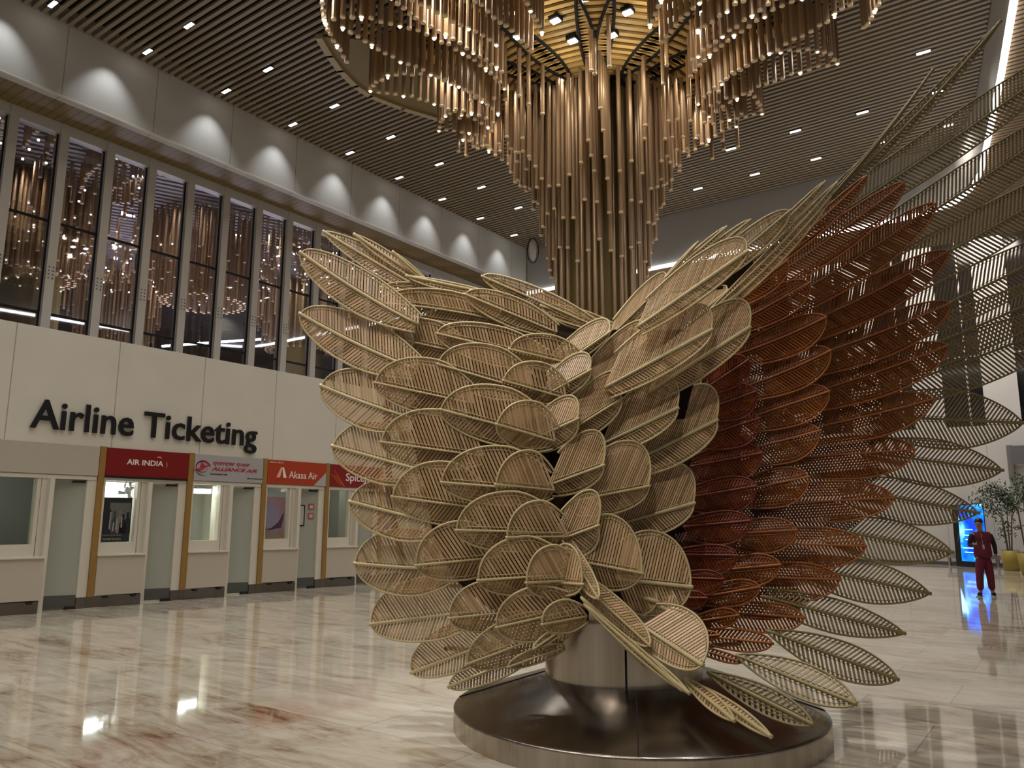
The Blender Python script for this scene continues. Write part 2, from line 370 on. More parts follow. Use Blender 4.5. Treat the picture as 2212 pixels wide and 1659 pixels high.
struct('ceiling_next_hall', m, [mat('slat_next_hall', (0.36, 0.33, 0.34), 0.5), BLACK]).name = 'ceiling.002'

# ------------------------------------------------------------------ ceiling downlights
ORD = ['first', 'second', 'third', 'fourth', 'fifth', 'sixth', 'seventh', 'eighth', 'ninth', 'tenth', 'eleventh', 'twelfth']
lamp0 = None
def ceiling_light(x, y, label, group):
    global lamp0
    if lamp0 is None:
        lamp0 = thing('ceiling_light', label, 'light', (x, y, CEIL), group)
        MB().box(x-0.15, x+0.15, y-0.05, y+0.05, CEIL-0.015, CEIL+0.05).build('housing', mat('lamp_housing', (0.03, 0.03, 0.03), 0.5), lamp0)
        MB().box(x-0.125, x+0.125, y-0.035, y+0.035, CEIL-0.024, CEIL-0.012).build('diffuser', BULB, lamp0)
        return lamp0
    o = lamp0.copy(); COL.objects.link(o); o.location = (x, y, CEIL); tag(o, label, 'light', group)
    for c in lamp0.children:
        d = c.copy(); COL.objects.link(d); d.parent = o; d.matrix_parent_inverse = c.matrix_parent_inverse
    return o
rows = [(0, 'along the left wall'), (1, 'second row out from the left wall'), (8, 'row at the right edge of the ceiling'), (7, 'second row from the right edge'), (6, 'third row from the right edge'), (5, 'fourth row from the right edge'), (4, 'row right behind the chandelier'), (3, 'row left of the column, far end'), (2, 'third row out from the left wall')]
for ix, rn in rows:
    ys = [y for y in LY if y > 4.5]
    if ix in (2, 3): ys = [y for y in ys if y > 19]
    if ix == 4: ys = [y for y in ys if y > 19.5]
    if ix == 5: ys = [y for y in ys if y > 17.5]
    if ix == 6: ys = [y for y in ys if y > 17.5]
    if ix == 7: ys = [y for y in ys if y > 17]
    if ix == 8: ys = [y for y in ys if y > 15]
    for n, y in enumerate(ys):
        ceiling_light(LX[ix], y, 'small white ceiling downlight, %s, %s from the camera' % (rn, ORD[n]), 'downlights in the slatted ceiling')

# ------------------------------------------------------------------ column and tube chandelier
NT = 8
def tube_mb(p, z0, z1, r=0.044, mb=None):
    mb = mb or MB()
    vs = []
    for z in (z1, z0+0.0):
        for k in range(NT):
            a = 2*math.pi*k/NT; vs.append((p.x+r*math.cos(a), p.y+r*math.sin(a), z))
    vs += [(p.x+r*0.99*math.cos(2*math.pi*k/NT), p.y+r*0.99*math.sin(2*math.pi*k/NT), z0-0.001) for k in range(NT)]
    vs += [(p.x+r*1.06*math.cos(2*math.pi*k/NT), p.y+r*1.06*math.sin(2*math.pi*k/NT), z0+0.03) for k in range(NT)]
    vs += [(p.x+r*1.06*math.cos(2*math.pi*k/NT), p.y+r*1.06*math.sin(2*math.pi*k/NT), z0-0.002) for k in range(NT)]
    mb.add(vs, [(k, (k+1) % NT, NT+(k+1) % NT, NT+k) for k in range(NT)], 0)
    n = len(mb.v)-len(vs)
    mb.f += [(n+3*NT+k, n+3*NT+(k+1) % NT, n+4*NT+(k+1) % NT, n+4*NT+k) for k in range(NT)]; mb.mi += [1]*NT
    mb.f.append(tuple(n+4*NT+k for k in range(NT))); mb.mi.append(1)
    return mb
colm = thing('column', 'tall round olive gold column clad in upright bronze tubes, behind the wing sculpture', 'column', (UC.x, UC.y, 0))
MB().lathe([(0.80, 0), (0.80, CEIL)], (UC.x, UC.y, 0), 40).build('shaft', DGOLD, colm, True)
ncl = 44
for k in range(ncl):
    a = 2*math.pi*k/ncl
    if math.cos(a-math.atan2(UD.y, UD.x)) > -0.25:
        p = UC+Vector((math.cos(a), math.sin(a), 0))*(0.90 if k % 2 else 0.96)
        if k % 6 in (2,): continue
        MB().lathe([(0.0, 0.0), (0.042, 0), (0.042, 10.6), (0, 10.6)], (p.x, p.y, 0), 8).build('cladding_tube', TUBE, colm, True)
ch = thing('tube_chandelier', 'huge flower shaped canopy of hanging bronze tubes spreading round the column', 'chandelier', (UC.x, UC.y, CEIL))
TB = []                                                     # (x,y,z0,z1,big)
def zb(r):
    T = [(1.0, 6.9), (1.12, 7.1), (1.28, 8.0), (1.45, 8.7), (1.65, 9.1), (1.85, 9.45), (2.2, 9.75), (2.6, 9.95), (3.4, 10.02), (9, 10.05)]
    for (a, b), (c, d) in zip(T, T[1:]):
        if a <= r <= c: return b+(d-b)*(r-a)/(c-a)
    return 7.1 if r < 1.1 else 10.05
for ring, (rr, n) in enumerate([(1.10, 30), (1.26, 32), (1.42, 34), (1.6, 36), (1.78, 38), (1.97, 40), (2.2, 42), (2.45, 44), (2.75, 46), (3.1, 48)]):
    for k in range(n):
        a = 2*math.pi*(k+0.5*(ring % 2))/n
        d = Vector((math.cos(a), math.sin(a), 0)); cu = d.dot(UD); cv = d.dot(VD)
        if cu < -0.35 and ring > 3: continue
        ph = math.degrees(math.atan2(cv, cu))
        # leave the petals open where the gold panels show
        if ring > 2 and any(abs(ph-c) < w for c, w in ((17, 11), (-17, 11), (40, 6), (-40, 6))): continue
        if ring > 5 and k % 2: continue
        z = zb(rr)+0.22*math.cos(math.radians(ph)*8+ring)+random.uniform(-0.06, 0.06)
        p = UC+d*rr
        TB.append((p.x, p.y, z, 10.9))
LPX = [[(693, -60), (695, 0), (700, 45), (712, 75), (730, 105), (755, 145)],
 [(700, 45), (735, 42), (770, 38), (830, 48), (890, 62), (925, 75), (1000, 115), (1050, 150), (1090, 185)],
 [(740, 62), (780, 85), (830, 118), (905, 150), (960, 170), (1010, 195), (1060, 225)],
 [(800, 195), (812, 178), (835, 166), (870, 163), (905, 158), (935, 163), (985, 185), (1040, 215), (1085, 240)],
 [(800, 195), (850, 202), (900, 212), (955, 228), (1000, 245), (1060, 265)],
 [(948, 280), (952, 262), (965, 245), (985, 237), (1030, 242), (1075, 255)],
 [(948, 280), (1000, 281), (1060, 286)], [(1000, 298), (1050, 312), (1100, 323)],
 [(845, -5), (900, 45), (985, 90), (1045, 125), (1090, 160)],
 [(700, -70), (780, -40), (850, -20), (930, 20), (1010, 60), (1080, 100)],
 [(960, -60), (1010, -10), (1060, 30), (1110, 70), (1150, 110)],
 [(1080, -90), (1120, -30), (1150, 30), (1175, 80)]]
PATHS = []
for pl in LPX:
    q = []
    for (x, y) in pl:
        p = atz(x, y, 10.03)-UC; q.append((p.dot(UD), p.dot(VD)))
    PATHS.append(q); PATHS.append([(a, -b) for a, b in q])
BULBS = []
for q in PATHS:
    pts = [uv(a, b) for a, b in q]; acc = 0; n = 0; nxt = 0
    for a, b in zip(pts, pts[1:]):
        L = (b-a).length; s = nxt-acc
        while s < L:
            p = a+(b-a)*(s/L)
            rr = (p-UC).length
            TB.append((p.x, p.y, zb(rr)+(random.uniform(-0.03, 0.03)), 10.95))
            if n % 4 == 0 and rr > 2.3: BULBS.append((p.x, p.y, zb(rr)-0.02))
            n += 1; nxt += 0.165; s = nxt-acc
        acc += L
TB = sorted(TB, key=lambda t: (t[0]**2+t[1]**2))
def score(t):
    p = Vector((t[0], t[1], 0)); q = p-UC
    return (t[3]-t[2])*(1.5 if q.dot(UD) > 0 else 0.2)
order = sorted(range(len(TB)), key=lambda i: -score(TB[i])); big = set(order[:100])
rest = MB()
for i, t in enumerate(TB):
    if i in big: tube_mb(Vector((t[0], t[1], 0)), t[2], t[3]).build('tube', [TUBE, TUBEE], ch)
    else: tube_mb(Vector((t[0], t[1], 0)), t[2], t[3], mb=rest)
o = rest.build('hanging_tubes', [TUBE, TUBEE], ch); o['kind'] = 'stuff'
random.shuffle(BULBS)
for b in BULBS[:90]:
    MB().lathe([(0, 0.01), (0.024, 0.01), (0.028, 0), (0.02, -0.018), (0, -0.025)], b, 8).build('bulb', BULB, ch)
# gold petal panels with dark edges
def petal(phi, L, Wd, r0=0.95, n=26):
    f = R(phi); ax = (math.cos(f), math.sin(f)); bx = (-ax[1], ax[0]); out = []
    for i in range(n+1):
        t = i/n; s = r0+(L-r0)*t; w = Wd*math.sin(math.pi*min(1, t**0.75))**0.8 if 0 < t < 1 else 0.0
        out.append((s, w))
    def P(s, w, z=10.9): return uv(ax[0]*s+bx[0]*w, ax[1]*s+bx[1]*w, z)
    m = MB()
    ptsA = [P(s, w, 10.95) for s, w in out]; ptsB = [P(s, -w, 10.95) for s, w in out]
    m.add(ptsA+ptsB, [(i, i+1, n+2+i, n+1+i) for i in range(n)], 1)
    s = r0+0.25
    while s < L-0.1:
        t = (s-r0)/(L-r0); w = Wd*math.sin(math.pi*t**0.75)**0.8
        m.beam(P(s, -w, 10.9), P(s, w, 10.9), Vector((UD*ax[0]+VD*ax[1])), Vector((0, 0, 1)), 0.10, 0.05, 0); s += 0.19
    o = m.build('petal_panel', [GOLD, DGOLD], ch)
    MB().tube([P(s, w, 10.86) for s, w in out], 0.035, 5).tube([P(s, -w, 10.86) for s, w in out], 0.035, 5).build('petal_edge', BLACK, o)
for phi, L, Wd in [(17, 7.4, 0.80), (-17, 7.4, 0.80), (38, 6.6, 0.70), (-38, 6.6, 0.70), (0, 7, 0.35), (57, 5.1, 0.55), (-57, 5.1, 0.55)]: petal(phi, L, Wd)
for (x, y) in [(1200, 38), (1237, 82), (1322, 70), (1356, 20), (1120, 20), (1120, 72), (1447, 35), (1447, 5), (1045, 60), (1520, 20)]:
    p = atz(x, y, 10.86)
    s = MB().box(p.x-0.10, p.x+0.10, p.y-0.10, p.y+0.10, 10.80, 10.9).build('spotlight', BLACK, ch)
    MB().box(p.x-0.085, p.x+0.085, p.y-0.06, p.y+0.06, 10.775, 10.80).build('lens', BULB, s)
# dark leaf plate with pale edge on the left
ed = [(690, 80), (712, 118), (735, 150), (768, 183), (800, 205), (870, 232), (950, 256)]
e3 = [atz(x, y, 10.93) for x, y in ed]
inner = [atz(x, y, 10.93) for x, y in [(1010, 262), (1040, 215), (960, 150), (850, 90)]]
MB().prism(e3+inner, (0, 0, 0.04)).build('leaf_plate', DGOLD, ch)
m = MB()
for a, b in zip(e3, e3[1:]):
    d = (b-a).normalized(); m.beam(a-d*0.03, b+d*0.03, Vector((d.y, -d.x, 0)), Vector((0, 0, 1)), 0.14, 0.10)
m.build('leaf_edge', mat('pale_gold_edge', (0.42, 0.34, 0.20), 0.45), ch)
# copies in the neighbouring hall seen through the windows: whole tube field shared
allm = MB()
for t in TB:
    rr = math.hypot(t[0]-UC.x, t[1]-UC.y)
    if 1.7 < rr < 3.0 and random.random() < 0.55: continue
    if rr > 3.0 and random.random() < 0.30: continue
    tube_mb(Vector((t[0], t[1], 0)), max(t[2], 8.2) if rr < 1.5 else t[2]+0.25, t[3], mb=allm)
tm = allm.build('tubes', [TUBE, TUBEE]); tme = tm.data; bpy.data.objects.remove(tm)
bm_ = MB()
for b in BULBS[:60]: bm_.ball(b, 0.03, 6, 4)
bo = bm_.build('bulbs', BULB); bme = bo.data; bpy.data.objects.remove(bo)
sm_ = MB().lathe([(0.95, 4.3), (0.95, CEIL)], (UC.x, UC.y, 0), 24).build('x', DGOLD); sme = sm_.data; bpy.data.objects.remove(sm_)
for x, y, dist, rz, lab in [(62, 500, 25, 10, 'bronze tube chandelier seen through the leftmost upper windows'),
                        (265, 520, 34, -25, 'bronze tube chandelier seen through the third upper window from the left'),
                        (455, 450, 25.5, 175, 'bronze tube chandelier with bright tube ends behind the middle upper windows'),
                        (655, 560, 32, 60, 'bronze tube chandelier behind the upper windows beside the left wing tips')]:
    d = ray(x, y); d = Vector((d.x, d.y, 0)).normalized()*dist
    c = thing('tube_chandelier', lab, 'chandelier', (d.x, d.y, CEIL), None, R(rz))
    for nm, me in (('tubes', tme), ('bulbs', bme), ('shaft', sme)):
        if nm == 'shaft' and x in (455,): continue
        q = bpy.data.objects.new(nm, me); COL.objects.link(q); q.parent = c
        q.matrix_parent_inverse = Matrix.Translation((-UC.x, -UC.y, -CEIL))
        if nm != 'shaft': q['kind'] = 'stuff'
    for k in range(3):
        aa = k*2.1+rz
        light('SPOT', 'next_hall_beam', (d.x+2.0*math.cos(aa), d.y+2.0*math.sin(aa), 10.85), 100, (1, 0.88, 0.72), 0.1, (d.x+1.3*math.cos(aa), d.y+1.3*math.sin(aa), 0), 150, 1.0)
k = 0
for i in range(5):
    for j in range(7):
        p = dv*(19.5+i*3.3)+sv*(-8.5+j*3.4)
        if p.x > -17.5: continue
        q = lamp0.copy(); COL.objects.link(q); q.location = (p.x, p.y, 10.97); q.scale = (1.2, 2.2, 1); q.rotation_euler = (0, 0, math.atan2(sv.y, sv.x))
        tag(q, 'small bright downlight in the ceiling seen through the upper windows', 'light', 'downlights behind the upper windows')
        for c in lamp0.children:
            d2 = c.copy(); COL.objects.link(d2); d2.parent = q; d2.matrix_parent_inverse = c.matrix_parent_inverse
        k += 1
for (x, y) in [(60, 400), (260, 430), (480, 500), (640, 560)]:
    d = ray(x, y); d = Vector((d.x, d.y, 0)).normalized()*26
    light('AREA', 'next_hall_fill', (d.x, d.y, 5.0), 170, (0.93, 0.90, 1.0), 3.0, (d.x, d.y, 11))  # added uplights without fixtures, brightening the slats of this ceiling
# light line at the far side of the next hall
p0 = at(350, 748, 30); p1 = at(640, 728, 34)
q = MB().tube([p0, at(500, 737, 32), p1], 0.05, 6).build('light_line', LEDM, None); tag(q, 'thin white light line low behind the upper windows', 'light strip')

# ------------------------------------------------------------------ the wing sculpture
PC = Vector((-3.11, 6.06, 0))
wing = thing('wing_sculpture', 'giant pair of woven bamboo wings, cream and rust red, on a round steel pedestal', 'sculpture', (PC.x, PC.y, 0))
m = MB(); n = 96
m.lathe([(1.486, 0.0), (1.486, 0.01), (1.486, 0.145), (1.486, 0.155), (1.478, 0.162), (1.46, 0.169), (1.2, 0.250), (0.9, 0.345), (0.74, 0.395), (0, 0.40)], (PC.x, PC.y, 0), n)
base = m.build('pedestal_disc', mat('dark_steel_disc', (0.26, 0.235, 0.21), 0.20, 1.0), wing, True)
for p in base.data.polygons:
    if abs(p.normal.z) < 0.1: p.material_index = 0
base.data.materials.append(BRUSH)
for p in base.data.polygons:
    if abs(p.normal.z) < 0.3: p.material_index = 1
m = MB()
for ang in (-62.5, 27, 117, 207):
    a = R(ang); d = Vector((math.cos(a), math.sin(a), 0)); sd = Vector((-d.y, d.x, 0)); nn = (Vector((0, 0, 1))*0.735+d*0.23).normalized()
    m.beam(PC+d*0.74+Vector((0, 0, 0.398)), PC+d*1.474+Vector((0, 0, 0.168)), sd, nn, 0.008, 0.006)
m.build('disc_joint', BLACK, base)
DC = PC+Vector((-math.cos(R(27.15)), -math.sin(R(27.15)), 0))*0.10
drum = MB().lathe([(0.64, 0.36), (0.64, 0.37), (0.64, 0.86), (0.64, 0.87), (0.63, 0.88), (0.62, 0.88), (0.0, 0.88)], (DC.x, DC.y, 0), 72).build('pedestal_drum', BRUSH, wing, True)
a = R(-60); d = Vector((math.cos(a), math.sin(a), 0))
MB().box(-0.008, 0.008, -0.002, 0.004, 0.40, 0.875).build('drum_joint', BLACK, drum)
jo = bpy.data.objects['drum_joint']; jo.data.transform(Matrix.Translation(DC+d*0.642) @ Matrix.Rotation(a-R(90), 4, 'Z'))

def lerp_tab(T, v):
    if v <= T[0][0]: return T[0][1]
    for (a, b), (c, d) in zip(T, T[1:]):
        if a <= v <= c: return b+(d-b)*(v-a)/(c-a)
    return T[-1][1]
XK = [(690, 1310), (780, 1235), (860, 1195), (950, 1168), (1060, 1167), (1150, 1190), (1250, 1228), (1350, 1285), (1450, 1360)]
ZK = [(600, 6.75), (700, 6.50), (900, 6.15), (1100, 5.95), (1350, 5.74), (1500, 5.72)]
ZP = [(50, 7.7), (600, 7.95), (1000, 7.9), (1108, 7.75), (1193, 7.6), (1282, 7.4), (1368, 7.15), (1467, 6.7), (1520, 6.05), (1567, 5.15)]
xk = lambda y: lerp_tab(XK, y)
zk = lambda y: lerp_tab(ZK, y)
def depth(g, x, y):
    if g in 'MN': return zk(y)+0.0012*max(0, xk(y)-x)
    if g == 'L': return 6.22+0.0012*max(0, xk(y)-x)+(y-700)*0.0002
    if g == 'T': return 6.75+0.0011*max(0, xk(700)-x)
    if g == 'I': return (zk(y)+0.0022*(x-xk(y)) if x > xk(y) else zk(y))-max(0, y-1260)*0.0008        # inner right coverts
    if g == 'X': return 6.08+0.0017*max(0, x-xk(y))+(y-800)*0.0001-max(0, y-1220)*0.0047
    if g == 'U': return 6.62+0.0010*max(0, x-1300)
    if g == 'A': return 5.72-max(0, y-1440)*0.0056
    z = lerp_tab(ZP, y)
    return {'P': z, 'Q': z, 'O': z-0.28, 'B': z-0.48, 'S': z-0.68}[g]
STYLE = {  # part name, slat material, rim material, spacing, slat width ratio, pointed, base push-back, dUp, dLo
 'M': ('covert_feather', CREAM, CREAMR, 0.0275, 0.68, 0, 0.24, -0.02, 0.06), 'N': ('covert_feather', CREAM, CREAMR, 0.027, 0.68, 0, 0.24, -0.02, 0.06),
 'L': ('flight_feather', CREAM, CREAMR, 0.027, 0.64, 0, 0.16, 0.06, -0.02), 'T': ('crest_feather', CREAM, CREAMR, 0.030, 0.6, 1, 0.1, 0.05, -0.03),
 'I': ('side_covert_feather', CREAM, CREAMR, 0.023, 0.70, 5, 0.22, 0.13, 0.05), 'X': ('side_flight_feather', CREAM, CREAMR, 0.024, 0.70, 5, 0.20, 0.12, -0.02),
 'U': ('shoulder_feather', CREAM, CREAMR, 0.028, 0.66, 0, 0.10, 0.06, 0.0), 'A': ('tail_feather', CREAM, CREAMR, 0.028, 0.7, 1, 0.05, 0.04, 0.0),
 'P': ('tip_feather', LONG, LONGR, 0.036, 0.50, 2, 0.05, 0.10, -0.03), 'Q': ('long_feather', LONG, LONGR, 0.038, 0.52, 2, 0.0, 0.10, -0.03),
 'O': ('rust_feather', RED, REDR, 0.028, 0.62, 3, 0.12, 0.08, -0.03), 'B': ('rust_covert_feather', RED, REDR, 0.026, 0.64, 3, 0.12, 0.08, -0.03),
 'S': ('crimson_feather', DRED, DREDR, 0.025, 0.66, 3, 0.12, 0.08, -0.03)}
def profile(pt):
    if pt == 0:
        def f(t):
            if t <= 0 or t >= 1: return 0.0
            c = 0.45
            return (1-((t-c)/(1-c))**2.2)**0.5 if t > c else 1-0.58*((c-t)/c)**1.7
    elif pt == 1:
        def f(t):
            if t <= 0 or t >= 1: return 0.0
            return math.sin(math.pi*t**1.15)**0.62
    else:
        def f(t):
            if t <= 0 or t >= 1: return 0.0
            return math.sin(math.pi*t**1.28)**0.60
    if pt == 3:
        def f(t):
            if t <= 0 or t >= 1: return 0.0
            c = 0.60
            return (1-((t-c)/(1-c))**2.0)**0.55 if t > c else 1-0.45*((c-t)/c)**1.8
    if pt == 5:
        def f(t):
            if t <= 0 or t >= 1: return 0.0
            c = 0.42
            return (1-((t-c)/(1-c))**2.3)**0.5 if t > c else 1-0.30*((c-t)/c)**1.7
    if pt == 4:
        def f(t):
            if t <= 0 or t >= 1: return 0.0
            c = 0.52
            return (1-((t-c)/(1-c))**1.75)**0.78 if t > c else 1-0.5*((c-t)/c)**1.8
    return f
FCOUNT = {}
UNDER = MB(); UNDER2 = MB()
def feather(g, bx, by, tx, ty, wu, wl, bow=0, under=False, zoff=0.0):
    name, sm, rm, sp, ratio, pt, push, du, dl = STYLE[g]
    zt = depth(g, tx, ty)+zoff; zb_ = min(depth(g, bx, by)+push, zt+0.9)+zoff
    if g in 'OBSP': zb_ = zt+push*0.5+ (0.15 if g != 'P' else 0.0)-0.05
    if g == 'P' and by > 1400: zb_ = zt+0.55
    if g == 'Q': zb_ = depth('P', bx, by)
    B = at(bx, by, zb_); T = at(tx, ty, zt)
    if g in 'PQ' and by < 1340:
        pt = 4; k_ = 0.30 if g == 'P' else 0.16
        bx, by = bx+(bx-tx)*k_, by+(by-ty)*k_
        B = at(bx, by, zb_)
    dx, dy = tx-bx, ty-by; L2 = math.hypot(dx, dy)
    nx, ny = -dy/L2, dx/L2
    if ny > 0 or (abs(ny) < 0.15 and nx > 0): nx, ny = -nx, -ny            # 'up' side
    ux, uy = nx, ny
    if g in 'IX' and wu > 40 and by < 1300:
        ux, uy = (0.26, -0.966) if ty < by else (0.06, -0.998)
    mx, my = (bx+tx)/2+nx*bow, (by+ty)/2+ny*bow
    zm = (zb_+zt)/2; Mc = at(mx+nx*bow, my+ny*bow, zm)
    def M(t): return B*(1-t)**2+Mc*(2*t*(1-t))+T*t*t
    Mm = at(mx, my, zm)
    k = min(1.0, L2/170)
    U = at(mx+ux*wu, my+uy*wu, zm+du*k*min(1, wu/35))-Mm; D = at(mx-nx*wl, my-ny*wl, zm+dl*k*min(1, wl/35))-Mm
    L = (T-B).length; ax = (T-B).normalized(); f = profile(pt)
    slats = UNDER if under else MB(); rim = MB()
    sides = []
    for V in (U, D):
        steep = g in 'IX' and V is U and wu > 40 and by < 1300
        WV = V.length; v = V.normalized(); nrm = ax.cross(v)
        if nrm.dot(CAM-Mm) < 0: nrm = -nrm
        sides.append((V, nrm))
        th = R(80 if steep else 62 if pt in (0, 5) else 58); ct = 1/math.tan(th)
        # sheared sides: the in-plane angle between axis and v is not always square
        x = 0.06*L if pt in (1, 2) else 0.01*L
        step = sp/math.sin(th)
        while x < L*0.985:
            y = 0; dyy = WV/60
            while True:
                y += dyy; t = (x+y*ct)/L
                if t >= 1 or y >= WV*f(t): break
                if y > WV*1.05: break
            y -= dyy*0.5
            if y > 0.012:
                t1 = min(1, (x+y*ct)/L)
                a = M(x/L); b = M(t1)+V*(y/WV)
                if (b-a).length > 0.015:
                    d = (b-a).normalized(); sd = d.cross(nrm).normalized()
                    # width shrinks if the rows close up
                    wd = sp*ratio*abs(ax.cross(d).length)/math.sin(th) if True else sp*ratio
                    wd = max(wd, sp*0.25)
                    slats.beam(a-nrm*0.004, b-nrm*0.004, sd, nrm, wd, 0.007)
            x += step
    if under: return
    # rods tied across the slats, parallel to midrib and rim
    N = 22 if pt in (0, 5) else 30
    for (V, nrm) in sides:
        if V.length > 0.06:
            q = []
            for i in range(2, N-1):
                t = i/N
                if f(t)*V.length > 0.05: q.append(M(t)+V*(0.028/V.length)+nrm*0.004)
            if len(q) > 2: rim.tube(q, 0.0035, 4)
            q = []
            for i in range(1, N):
                t = i/N; w = f(t)-0.032/V.length
                if w > 0.15: q.append(M(t)+V*w+nrm*0.004)
            if len(q) > 2: rim.tube(q, 0.0030, 4)
    ts = [i/N for i in range(N+1)]
    ts = [0.5*(1-math.cos(math.pi*t)) for t in ts]
    opn = pt in (0, 3, 4, 5)
    loop = [M(t)+U*f(t)+sides[0][1]*0.004 for t in (ts[1:] if opn else ts)]+[M(t)+D*f(t)+sides[1][1]*0.004 for t in ts[-2:0:-1]]
    rr = 0.0088 if pt in (0, 5) else 0.0090
    if g in 'SB': rr = 0.008
    if g == 'O': rr = 0.009
    rim.tube(loop, rr, 6, closed=not opn)
    fo = slats.build(name, sm, wing)
    rim.build('rim', rm, fo, True)
    mr = 0.0095 if pt in (0, 5) else 0.014
    if g in 'SBO': mr = 0.010
    if g in 'LXP': mr = 0.0155
    na = (sides[0][1]+sides[1][1]).normalized()
    ext = T+(T-M(0.93)).normalized()*0.018
    mp = [M(i/12)+na*0.008 for i in range(13)]+[ext+na*0.008]
    MB().tube(mp, [mr*0.8+mr*0.35*i/13 for i in range(14)], 7).build('midrib', rm, fo, True)
    FCOUNT[name] = FCOUNT.get(name, 0)+1

